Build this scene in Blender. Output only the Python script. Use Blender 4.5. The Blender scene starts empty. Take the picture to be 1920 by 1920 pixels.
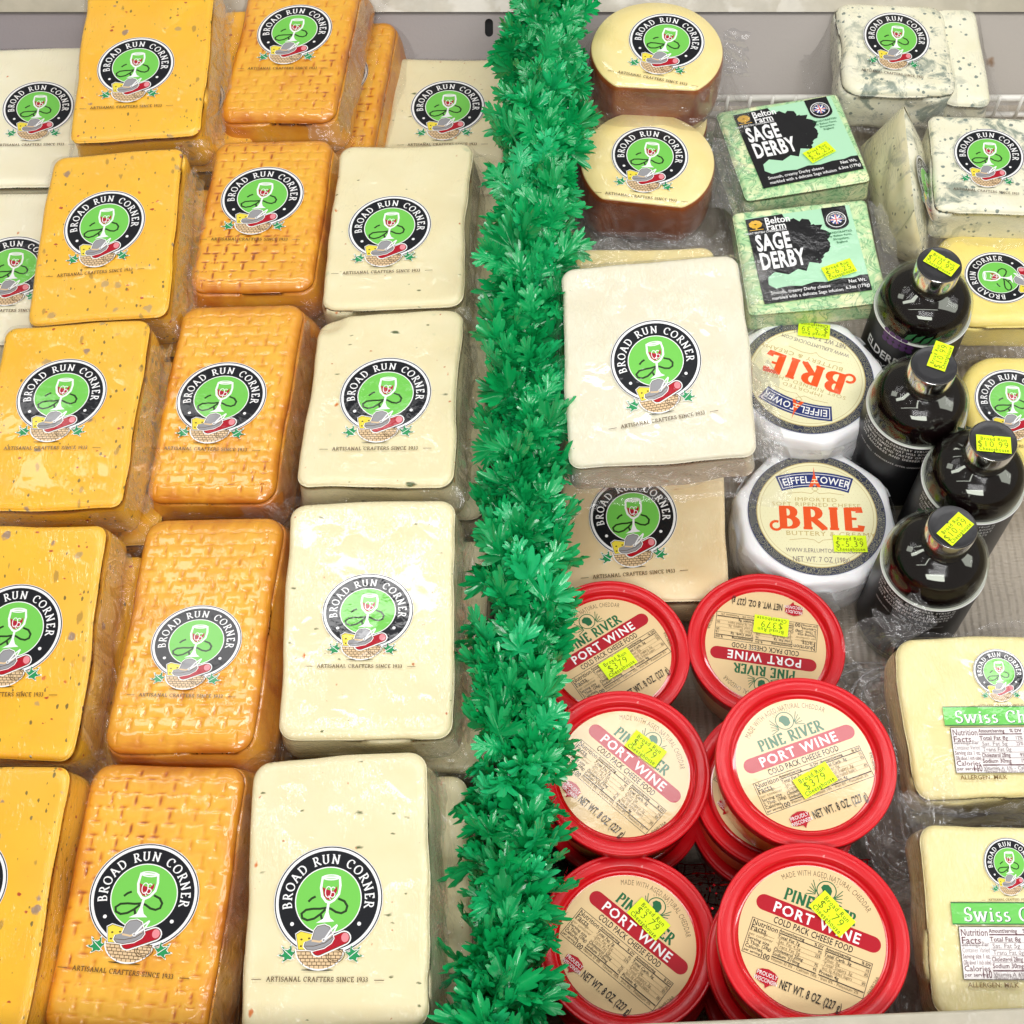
import bpy, bmesh, math, random
import numpy as np
from mathutils import Vector, Matrix, noise, geometry

# ------------------------------------------------------------------ camera, world, lights, exposure
sc = bpy.context.scene
COL = sc.collection
CAM_H = 0.86
cam_d = bpy.data.cameras.new("camera"); cam = bpy.data.objects.new("camera", cam_d); COL.objects.link(cam)
cam_d.sensor_width = 36; cam_d.lens = 36 * 2866 / 1920; cam_d.clip_start = .02; cam_d.clip_end = 50
cam.location = (0, -CAM_H / math.tan(math.radians(61)), CAM_H)
cam.rotation_euler = (math.radians(90 - 61), 0, 0)
sc.camera = cam
w = bpy.data.worlds.new("World"); sc.world = w; w.use_nodes = True
w.node_tree.nodes["Background"].inputs[0].default_value = (1.0, .97, .95, 1)
w.node_tree.nodes["Background"].inputs[1].default_value = .33
def area(name, loc, target, sx, sy, power, col=(1, .99, .985), spread=180):
    l = bpy.data.lights.new(name, 'AREA'); l.shape = 'RECTANGLE'; l.size = sx; l.size_y = sy; l.energy = power; l.color = col
    l.spread = math.radians(spread)
    o = bpy.data.objects.new(name, l); COL.objects.link(o); o.location = loc
    o.rotation_euler = (Vector(target) - Vector(loc)).to_track_quat('-Z', 'Y').to_euler()
    return o
area("case_tube_light", (.02, .305, 1.22), (.02, .27, 0), 1.45, .15, 9.5)
area("ceiling_light_left", (-1.55, 1.15, 2.2), (0, .1, 0), .5, .6, 6)
area("fill_light_front", (.1, -1.35, 1.9), (.05, .1, 0), 1.3, .6, 44)  # added fill from the viewer's side, acts like a flash
area("fill_light_right", (1.6, .1, 1.5), (.1, .1, 0), .6, 1.4, 17)  # added fill that brightens the right half of the case
area("glint_strip_near", (0, -.38, 2.2), (0, -.2, 0), 2.4, .04, 4.5)  # added unseen strip that puts glints on the wrap creases
area("glint_strip_far", (.2, 1.85, 2.1), (.1, .3, 0), 2.4, .04, 4.5)  # added unseen strip beyond the case, also for crease glints
sc.view_settings.view_transform = 'Standard'; sc.view_settings.look = 'None'; sc.view_settings.exposure = -0.35; sc.view_settings.gamma = 1
sc.render.engine = 'CYCLES'
cy = sc.cycles
cy.use_denoising = True; cy.max_bounces = 10; cy.transparent_max_bounces = 24; cy.glossy_bounces = 4; cy.transmission_bounces = 4
cy.caustics_reflective = False; cy.caustics_refractive = False; cy.sample_clamp_indirect = 6

# ------------------------------------------------------------------ node helpers / materials
def new_mat(name):
    m = bpy.data.materials.new(name); m.use_nodes = True; nt = m.node_tree
    return m, nt, nt.nodes["Principled BSDF"]
def N(nt, typ, **kw):
    n = nt.nodes.new(typ)
    for k, v in kw.items():
        if k.startswith('i_'):
            n.inputs[k[2:].replace('_', ' ')].default_value = v
        else: setattr(n, k, v)
    return n
def rgba(c): return (*c, 1.0)
def setp(b, **kw):
    for k, v in kw.items():
        b.inputs[k.replace('_', ' ')].default_value = v
def coords(nt, scale=(1, 1, 1), kind='Object'):
    tc = N(nt, 'ShaderNodeTexCoord'); mp = N(nt, 'ShaderNodeMapping'); mp.inputs['Scale'].default_value = scale
    nt.links.new(tc.outputs[kind], mp.inputs['Vector']); 
    return mp.outputs['Vector']
def noise_tex(nt, vec, scale, detail=3, rough=.5, dist=0.):
    n = N(nt, 'ShaderNodeTexNoise'); n.inputs['Scale'].default_value = scale; n.inputs['Detail'].default_value = detail
    n.inputs['Roughness'].default_value = rough; n.inputs['Distortion'].default_value = dist
    nt.links.new(vec, n.inputs['Vector']); return n
def ramp(nt, val, stops):
    r = N(nt, 'ShaderNodeValToRGB'); e = r.color_ramp.elements
    while len(e) < len(stops): e.new(.5)
    for el, (p, c) in zip(e, stops): el.position = p; el.color = c if len(c) == 4 else rgba(c)
    nt.links.new(val, r.inputs['Fac']); return r.outputs['Color']
def mixc(nt, fac, a, b):
    m = N(nt, 'ShaderNodeMix', data_type='RGBA')
    if isinstance(fac, float): m.inputs[0].default_value = fac
    else: nt.links.new(fac, m.inputs[0])
    for s, i in ((a, 6), (b, 7)):
        if isinstance(s, tuple): m.inputs[i].default_value = rgba(s)
        else: nt.links.new(s, m.inputs[i])
    return m.outputs[2]
def bump(nt, h, strength, dist=.001, normal=None):
    b = N(nt, 'ShaderNodeBump'); b.inputs['Strength'].default_value = strength; b.inputs['Distance'].default_value = dist
    nt.links.new(h, b.inputs['Height'])
    if normal is not None: nt.links.new(normal, b.inputs['Normal'])
    return b.outputs['Normal']
def math_n(nt, op, a, b=None):
    m = N(nt, 'ShaderNodeMath', operation=op)
    for i, s in enumerate((a, b)):
        if s is None: continue
        if isinstance(s, (int, float)): m.inputs[i].default_value = s
        else: nt.links.new(s, m.inputs[i])
    return m.outputs[0]
def film_normal(nt, amount=.5, kind='Object', edge=False):
    """tight plastic wrap: broad wobble plus fine directional creases"""
    v = coords(nt, (1, 1, 1), kind)
    a = noise_tex(nt, v, 28, 2, .5, .6)
    v2 = coords(nt, (1, .28, 1), kind); v2.node.inputs['Rotation'].default_value = (0, 0, .7)
    b = noise_tex(nt, v2, 330, 2, .5, 1.2)
    v3 = coords(nt, (1, 1, 1), kind); m = noise_tex(nt, v3, 22, 2, .5)
    mk = ramp(nt, m.outputs['Fac'], [(.46, (0, 0, 0)), (.62, (1, 1, 1))])
    if edge: at_ = N(nt, 'ShaderNodeAttribute', attribute_name='stain'); mk = math_n(nt, 'ADD', mk, math_n(nt, 'MULTIPLY', at_.outputs['Fac'], 2.0))
    fine = math_n(nt, 'MULTIPLY', b.outputs['Fac'], mk)
    n1 = bump(nt, a.outputs['Fac'], 1.0, .0022 * amount)
    return bump(nt, fine, 1.0, .0034 * amount, n1)
def coat(nt, b, amount=.5, rough=.06, weight=1.0, kind='Object', edge=False):
    setp(b, Coat_Weight=weight, Coat_Roughness=rough, Coat_IOR=1.5)
    nt.links.new(film_normal(nt, amount, kind, edge), b.inputs['Coat Normal'])
def flecks(nt, base, vec, scale, thr, dens, col, seed=0., stretch=(1, 1, 1)):
    mp = N(nt, 'ShaderNodeMapping'); mp.inputs['Location'].default_value = (seed, seed * 1.7, seed * .6); mp.inputs['Scale'].default_value = stretch
    nt.links.new(vec, mp.inputs['Vector'])
    wob = noise_tex(nt, mp.outputs['Vector'], scale * 2.2, 2)
    ad = N(nt, 'ShaderNodeVectorMath', operation='MULTIPLY_ADD'); nt.links.new(wob.outputs['Color'], ad.inputs[0])
    ad.inputs[1].default_value = (.45 / scale,) * 3; nt.links.new(mp.outputs['Vector'], ad.inputs[2])
    vo = N(nt, 'ShaderNodeTexVoronoi', feature='F1'); vo.inputs['Scale'].default_value = scale
    nt.links.new(ad.outputs[0], vo.inputs['Vector'])
    sep = N(nt, 'ShaderNodeSeparateColor'); nt.links.new(vo.outputs['Color'], sep.inputs[0])
    on = math_n(nt, 'GREATER_THAN', sep.outputs[0], 1 - dens)
    size = math_n(nt, 'MULTIPLY', math_n(nt, 'ADD', sep.outputs[1], .35), thr)
    d = math_n(nt, 'SUBTRACT', size, vo.outputs['Distance'])
    soft = math_n(nt, 'MULTIPLY', d, 9.); cl = N(nt, 'ShaderNodeClamp'); nt.links.new(soft, cl.inputs[0])
    f = math_n(nt, 'MULTIPLY', cl.outputs[0], on)
    return mixc(nt, f, base, col)
def soft_mottle(nt, vec, c1, c2, scale=40):
    n = noise_tex(nt, vec, scale, 3)
    return mixc(nt, ramp(nt, n.outputs['Fac'], [(.35, (0, 0, 0)), (.7, (1, 1, 1))]), c1, c2)
def mat_cheese(name, c1, c2, specks=(), amount=.5, rough=.45, sss=.12, coatw=1.0, coatr=.07, seed=0., extra=None):
    m, nt, b = new_mat(name)
    v = coords(nt); oi = N(nt, 'ShaderNodeObjectInfo')
    ad = N(nt, 'ShaderNodeVectorMath', operation='ADD'); nt.links.new(v, ad.inputs[0])
    sc_ = math_n(nt, 'MULTIPLY', oi.outputs['Random'], 7.)
    nt.links.new(sc_, ad.inputs[1]); v = ad.outputs[0]
    col = soft_mottle(nt, v, c1, c2)
    if extra: col = extra(nt, v, col)
    for i, (scale, thr, dens, c, st) in enumerate(specks): col = flecks(nt, col, v, scale, thr, dens, c, seed + i * 3.1, st)
    nt.links.new(col, b.inputs['Base Color'])
    setp(b, Roughness=rough, Subsurface_Weight=sss, Subsurface_Scale=.006)
    b.inputs['Subsurface Radius'].default_value = (1, .6, .3)
    coat(nt, b, amount, coatr, coatw, edge=True)
    return m
def mat_plain(name, c, rough=.4, metal=0., coatw=0., coatr=.05, sss=0., bumpy=None, amount=.3, var=0.):
    m, nt, b = new_mat(name); setp(b, Base_Color=rgba(c), Roughness=rough, Metallic=metal)
    if sss: setp(b, Subsurface_Weight=sss, Subsurface_Scale=.004)
    if coatw: coat(nt, b, amount, coatr, coatw)
    if bumpy:
        n = noise_tex(nt, coords(nt), bumpy[0], 3); nt.links.new(bump(nt, n.outputs['Fac'], 1., bumpy[1]), b.inputs['Normal'])
    if var:
        c2 = tuple(x * (1 - var) for x in c)
        nt.links.new(soft_mottle(nt, coords(nt), c, c2, 60), b.inputs['Base Color'])
    return m
def ink(name, c, rough=.4, amount=.5, kind='Generated', coatw=.65, coatr=.07):
    """flat print under the wrap: plain colour, wrap gloss on top"""
    m, nt, b = new_mat(name); setp(b, Base_Color=rgba(c), Roughness=rough, Specular_IOR_Level=.15, Coat_Weight=coatw, Coat_Roughness=coatr)
    g = N(nt, 'ShaderNodeNewGeometry')
    n = noise_tex(nt, g.outputs['Position'], 30, 2, .5, .5)
    n2 = noise_tex(nt, g.outputs['Position'], 240, 2, .5, 1.)
    nt.links.new(bump(nt, n2.outputs['Fac'], 1., .00022 * amount, bump(nt, n.outputs['Fac'], 1., .0022 * amount)), b.inputs['Coat Normal'])
    return m
def mat_film(name, haze=.10, amount=1.0, tint=(.99, .99, .99), gloss=1.0, scale=1.0, hazecol=(.9, .88, .86), fmax=.42):
    m = bpy.data.materials.new(name); m.use_nodes = True; nt = m.node_tree
    nt.nodes.remove(nt.nodes["Principled BSDF"]); out = nt.nodes["Material Output"]
    g = N(nt, 'ShaderNodeNewGeometry')
    n = noise_tex(nt, g.outputs['Position'], 40 * scale, 2, .5, 2.2)
    n2 = noise_tex(nt, g.outputs['Position'], 130 * scale, 1, .5, 2.)
    nor = bump(nt, n2.outputs['Fac'], 1., .0012 * amount, bump(nt, n.outputs['Fac'], 1., .007 * amount))
    fr0 = N(nt, 'ShaderNodeFresnel'); fr0.inputs['IOR'].default_value = 1.45; nt.links.new(nor, fr0.inputs['Normal']); fr = N(nt, 'ShaderNodeMath', operation='MINIMUM'); nt.links.new(fr0.outputs[0], fr.inputs[0]); fr.inputs[1].default_value = fmax
    tr = N(nt, 'ShaderNodeBsdfTransparent'); tr.inputs[0].default_value = rgba(tint)
    gl = N(nt, 'ShaderNodeBsdfGlossy'); gl.inputs['Roughness'].default_value = .11; nt.links.new(nor, gl.inputs['Normal'])
    df = N(nt, 'ShaderNodeBsdfTranslucent'); df.inputs[0].default_value = rgba(hazecol)
    dd = N(nt, 'ShaderNodeBsdfDiffuse'); dd.inputs[0].default_value = rgba(hazecol); nt.links.new(nor, dd.inputs['Normal'])
    mx0 = N(nt, 'ShaderNodeMixShader'); mx0.inputs[0].default_value = .5; nt.links.new(df.outputs[0], mx0.inputs[1]); nt.links.new(dd.outputs[0], mx0.inputs[2])
    mx1 = N(nt, 'ShaderNodeMixShader')
    hz = math_n(nt, 'MULTIPLY', ramp(nt, n.outputs['Fac'], [(.42, (.4, .4, .4)), (.68, (1., 1., 1.))]), haze)
    nt.links.new(hz, mx1.inputs[0]); nt.links.new(tr.outputs[0], mx1.inputs[1]); nt.links.new(mx0.outputs[0], mx1.inputs[2])
    mx2 = N(nt, 'ShaderNodeMixShader'); nt.links.new(math_n(nt, 'MULTIPLY', fr.outputs[0], gloss), mx2.inputs[0])
    nt.links.new(mx1.outputs[0], mx2.inputs[1]); nt.links.new(gl.outputs[0], mx2.inputs[2])
    nt.links.new(mx2.outputs[0], out.inputs['Surface'])
    return m

# ------------------------------------------------------------------ object helpers
def link_mesh(name, verts, faces, mats, parent=None, mi=None, smooth=True, loc=None):
    me = bpy.data.meshes.new(name); me.from_pydata([tuple(v) for v in verts], [], [tuple(f) for f in faces])
    for m in (mats if isinstance(mats, (list, tuple)) else [mats]): me.materials.append(m)
    if mi is not None: me.polygons.foreach_set('material_index', mi)
    me.polygons.foreach_set('use_smooth', [smooth] * len(me.polygons) if isinstance(smooth, bool) else smooth)
    me.update()
    return link_data(name, me, parent, loc)
def link_data(name, me, parent=None, loc=None):
    o = bpy.data.objects.new(name, me); COL.objects.link(o)
    if parent is not None: o.parent = parent
    if loc is not None: o.location = loc
    return o
def tag(o, label, cat, group=None):
    o['label'] = label; o['category'] = cat
    if group: o['group'] = group
    return o
def thing(name, label, cat, loc=(0, 0, 0), rot=(0, 0, 0), group=None):
    """rot = yaw, pitch, roll in degrees"""
    o = bpy.data.objects.new(name, None); COL.objects.link(o); o.empty_display_size = .02
    R = Matrix.Rotation(math.radians(rot[0]), 3, 'Z') @ Matrix.Rotation(math.radians(rot[1]), 3, 'X') @ Matrix.Rotation(math.radians(rot[2]), 3, 'Y')
    o.matrix_world = Matrix.Translation(loc) @ R.to_4x4()
    return tag(o, label, cat, group)
def struct(o): o['kind'] = 'structure'; return o

# ------------------------------------------------------------------ flat print: 2D art turned into thin layered meshes
LZ = 7e-6
def arcp(cx, cy, rx, ry, a0, a1, n=10):
    return [(cx + rx * math.cos(math.radians(a0 + (a1 - a0) * i / n)), cy + ry * math.sin(math.radians(a0 + (a1 - a0) * i / n))) for i in range(n + 1)]
class Art:
    def __init__(s): s.v = []; s.f = []; s.m = []; s.mats = []; s.z = 0.
    def mat(s, m):
        if m not in s.mats: s.mats.append(m)
        return s.mats.index(m)
    def add(s, pts, faces, m, dz=0.):
        b = len(s.v); s.v += [(p[0], p[1], s.z + dz) for p in pts]; k = s.mat(m)
        for f in faces: s.f.append([b + i for i in f]); s.m.append(k)
    def up(s, n=1): s.z += LZ * n
    def poly(s, pts, m):
        s.up(); t = geometry.tessellate_polygon([[Vector((p[0], p[1], 0)) for p in pts]]); s.add(pts, t, m)
    def rect(s, x0, y0, x1, y1, m): s.up(); s.add([(x0, y0), (x1, y0), (x1, y1), (x0, y1)], [(0, 1, 2, 3)], m)
    def disc(s, cx, cy, rx, ry, m, n=64): s.up(); s.add(arcp(cx, cy, rx, ry, 0, 360, n)[:-1], [list(range(n))], m)
    def ring(s, cx, cy, r0, r1, m, n=72, a0=0, a1=360):
        s.up(); p = arcp(cx, cy, r0, r0, a0, a1, n) + arcp(cx, cy, r1, r1, a0, a1, n)
        s.add(p, [(i, n + 1 + i, n + 2 + i, i + 1) for i in range(n)], m)
    def strokes(s, lines, m, thick=.1, thin=None, nib=20., xf=None, lift=True):
        if lift: s.up()
        for k, pts in enumerate(lines):
            pts = [Vector(p) for p in pts]
            q = [pts[0]]
            for p in pts[1:]:
                if (p - q[-1]).length > 1e-6: q.append(p)
            if len(q) < 2: continue
            L = []; R = []
            for i, p in enumerate(q):
                a = (q[i] - q[i - 1]).normalized() if i else (q[1] - q[0]).normalized()
                b = (q[i + 1] - q[i]).normalized() if i < len(q) - 1 else a
                t = (a + b); t = t.normalized() if t.length > 1e-4 else b
                nn = Vector((-t.y, t.x)); ang = math.atan2(t.y, t.x)
                wd = thick if thin is None else thin + (thick - thin) * abs(math.sin(ang - math.radians(nib)))
                mit = 1 / max(.6, nn.dot(Vector((-b.y, b.x))))
                L.append(p + nn * wd / 2 * mit); R.append(p - nn * wd / 2 * mit)
            P = L + R; n = len(L)
            if xf: P = [xf(x) for x in P]
            s.add([(x[0], x[1]) for x in P], [(i, n + i, n + i + 1, i + 1) for i in range(n - 1)], m, dz=k * LZ * .12)
    def mesh(s, name):
        me = bpy.data.meshes.new(name); me.from_pydata(s.v, [], s.f)
        for m in s.mats: me.materials.append(m)
        me.polygons.foreach_set('material_index', s.m); me.update(); return me
# serif capitals drawn as pen strokes (unit cap height)
def stem(x, y0=0., y1=1.): return [(x, y0), (x, y1)]
def sf(x, y, h=.15): yy = .03 if y < .5 else .97; return [(x - h, yy), (x + h, yy)]
G = {
 'A': (.84, [[(.10, 0), (.42, 1)], [(.40, 1), (.74, 0)], [(.2, .36), (.62, .36)], sf(.10, 0, .11), sf(.74, 0, .13)]),
 'B': (.70, [stem(.18), [(.06, .97), (.34, .97)] + arcp(.34, .745, .2, .225, 90, -90, 8) + [(.2, .52)], [(.3, .52)] + arcp(.36, .275, .25, .245, 90, -90, 8) + [(.06, .03)]]),
 'C': (.78, [arcp(.44, .5, .36, .47, 48, 312, 18), [(.68, .70), (.68, .95)]]),
 'D': (.86, [stem(.18), [(.06, .97), (.36, .97)] + arcp(.38, .5, .38, .47, 90, -90, 14) + [(.06, .03)]]),
 'E': (.64, [stem(.18), [(.06, .97), (.55, .97), (.56, .80)], [(.18, .52), (.46, .52)], [(.06, .03), (.57, .03), (.60, .22)]]),
 'F': (.60, [stem(.18), [(.06, .97), (.54, .97), (.55, .80)], [(.18, .52), (.44, .52)], sf(.18, 0)]),
 'I': (.38, [stem(.19), sf(.19, 0), sf(.19, 1)]),
 'L': (.62, [stem(.18), [(.06, .03), (.56, .03), (.59, .24)], sf(.18, 1)]),
 'N': (.88, [stem(.17), [(.10, 1), (.72, 0)], stem(.72, .02, 1), sf(.17, 0, .13), sf(.72, 1, .13), [(.02, .97), (.18, .97)]]),
 'O': (.90, [arcp(.45, .5, .38, .47, 0, 360, 26)]),
 'P': (.66, [stem(.18), [(.06, .97), (.34, .97)] + arcp(.36, .73, .24, .24, 90, -90, 8) + [(.2, .49)], sf(.18, 0)]),
 'R': (.76, [stem(.18), [(.06, .97), (.34, .97)] + arcp(.35, .73, .22, .24, 90, -90, 8) + [(.2, .49)], [(.34, .5), (.74, 0)], sf(.18, 0), [(.66, .03), (.82, .03)]]),
 'S': (.60, [arcp(.30, .735, .21, .235, 40, 250, 12) + arcp(.29, .265, .23, .235, 70, -140, 12), [(.48, .76), (.49, .95)], [(.08, .05), (.08, .26)]]),
 'T': (.72, [stem(.36), [(.05, .80), (.06, .97), (.66, .97), (.67, .80)], sf(.36, 0)]),
 'U': (.84, [stem(.17, .3, 1) , [(.17, .32)] + arcp(.42, .30, .25, .27, 180, 360, 12) + [(.67, 1)], sf(.17, 1, .14), sf(.67, 1, .13)]),
 'V': (.82, [[(.08, 1), (.42, 0)], [(.40, 0), (.74, 1)], sf(.08, 1, .12), sf(.74, 1, .12)]),
 '1': (.42, [stem(.22), [(.08, .82), (.22, .97)], sf(.22, 0)]),
 '9': (.56, [arcp(.27, .68, .19, .29, 0, 360, 16), arcp(.27, .55, .2, .52, 20, -70, 8)]),
 '3': (.52, [arcp(.24, .74, .17, .23, 140, -90, 10), arcp(.23, .28, .21, .25, 90, -150, 10)]),
 'w': (1.0, [[(.06, .66), (.28, 0)], [(.28, 0), (.48, .62)], [(.48, .62), (.70, 0)], [(.70, 0), (.90, .66)], [(0, .66), (.2, .66)], [(.38, .66), (.58, .66)], [(.8, .66), (1., .66)]]),
 'i': (.36, [stem(.18, 0, .66), [(.06, .64), (.18, .64)], sf(.18, 0), [(.17, .82), (.19, .94)]]),
 's': (.50, [arcp(.25, .49, .15, .15, 45, 250, 8) + arcp(.24, .18, .17, .16, 70, -145, 8)]),
 'h': (.74, [stem(.18), [(.06, .98), (.18, .98)], [(.18, .45)] + arcp(.38, .45, .18, .2, 150, 0, 8) + [(.56, 0)], sf(.18, 0, .13), sf(.56, 0, .13)]),
 'e': (.58, [[(.12, .36), (.48, .36)] + arcp(.30, .33, .20, .32, 10, 310, 14)]),
 ' ': (.40, []), '-': (1.2, [[(0, .35), (1.0, .35)]]),
}
def serif_text(art, s, size, m, x=0., y=0., rot=0., align=.5, thick=.15, thin=.06, sp=.08, xs=1.0, arc=None, nib=12.):
    """arc=(radius, centre angle deg, dir) bends the line around the art's x,y point"""
    tot = sum((G[c][0] + sp) for c in s) * xs - sp * xs
    cx = -tot * align; ca, sa = math.cos(math.radians(rot)), math.sin(math.radians(rot)); art.up()
    for c in s:
        gw, st = G[c]
        if arc:
            R_, mid = arc[:2]; th = math.radians(mid) - ((cx + gw * xs / 2) * size) / R_
            def xf(p, th=th, gw=gw): 
                lx = (p[0] - gw / 2) * xs * size; ly = R_ + (p[1] - .5) * size
                return (x + ly * math.cos(th) + lx * math.sin(th), y + ly * math.sin(th) - lx * math.cos(th))
        else:
            def xf(p, cx=cx):
                lx = (cx + p[0] * xs) * size; ly = (p[1] - .5) * size
                return (x + lx * ca - ly * sa, y + lx * sa + ly * ca)
        art.strokes(st, m, thick, thin, nib, xf, lift=False)
        cx += (gw + sp) * xs
    art.up()
_gc = {}
def glyph(c, bold):
    k = (c, bold)
    if k not in _gc:
        cu = bpy.data.curves.new('g', 'FONT'); cu.body = c; cu.resolution_u = 2; cu.offset = bold
        o = bpy.data.objects.new('g', cu); me = o.to_mesh()
        vs = [(v.co.x / .69, v.co.y / .69) for v in me.vertices]; fs = [list(p.vertices) for p in me.polygons]
        o.to_mesh_clear(); cu.body = c + c; cu.offset = 0
        if c == ' ': wd = .45
        else:
            me = o.to_mesh(); xs_ = [v.co.x for v in me.vertices]; cu2w = max(xs_) ; o.to_mesh_clear()
            cu.body = c; me = o.to_mesh(); wd = (cu2w - max(v.co.x for v in me.vertices)) / .69; o.to_mesh_clear()
        bpy.data.objects.remove(o); bpy.data.curves.remove(cu); _gc[k] = (vs, fs, wd)
    return _gc[k]
def text(art, s, size, m, x=0., y=0., rot=0., align=.5, bold=0., xs=1.0, sp=0., arc=None, shear=0., xfun=None, maxw=None):
    gl = [glyph(c, bold) for c in s]
    tot = sum(g[2] + sp for g in gl) * xs - sp * xs
    if maxw and tot * size > maxw: xs *= maxw / (tot * size); tot = maxw / size
    cx = -tot * align; ca, sa = math.cos(math.radians(rot)), math.sin(math.radians(rot)); art.up()
    for vs, fs, wd in gl:
        P = []
        for (px, py) in vs:
            if arc:
                R_, mid = arc[:2]; th = math.radians(mid) - ((cx + wd * xs / 2) * size) / R_
                lx = (px - wd / 2) * xs * size; ly = R_ + (py - .5) * size
                P.append((x + ly * math.cos(th) + lx * math.sin(th), y + ly * math.sin(th) - lx * math.cos(th)))
            else:
                lx = (cx + px * xs + shear * py) * size; ly = (py - .5) * size
                P.append((x + lx * ca - ly * sa, y + lx * sa + ly * ca))
        art.add(P, fs, m); cx += (wd + sp) * xs
    art.up()
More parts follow.
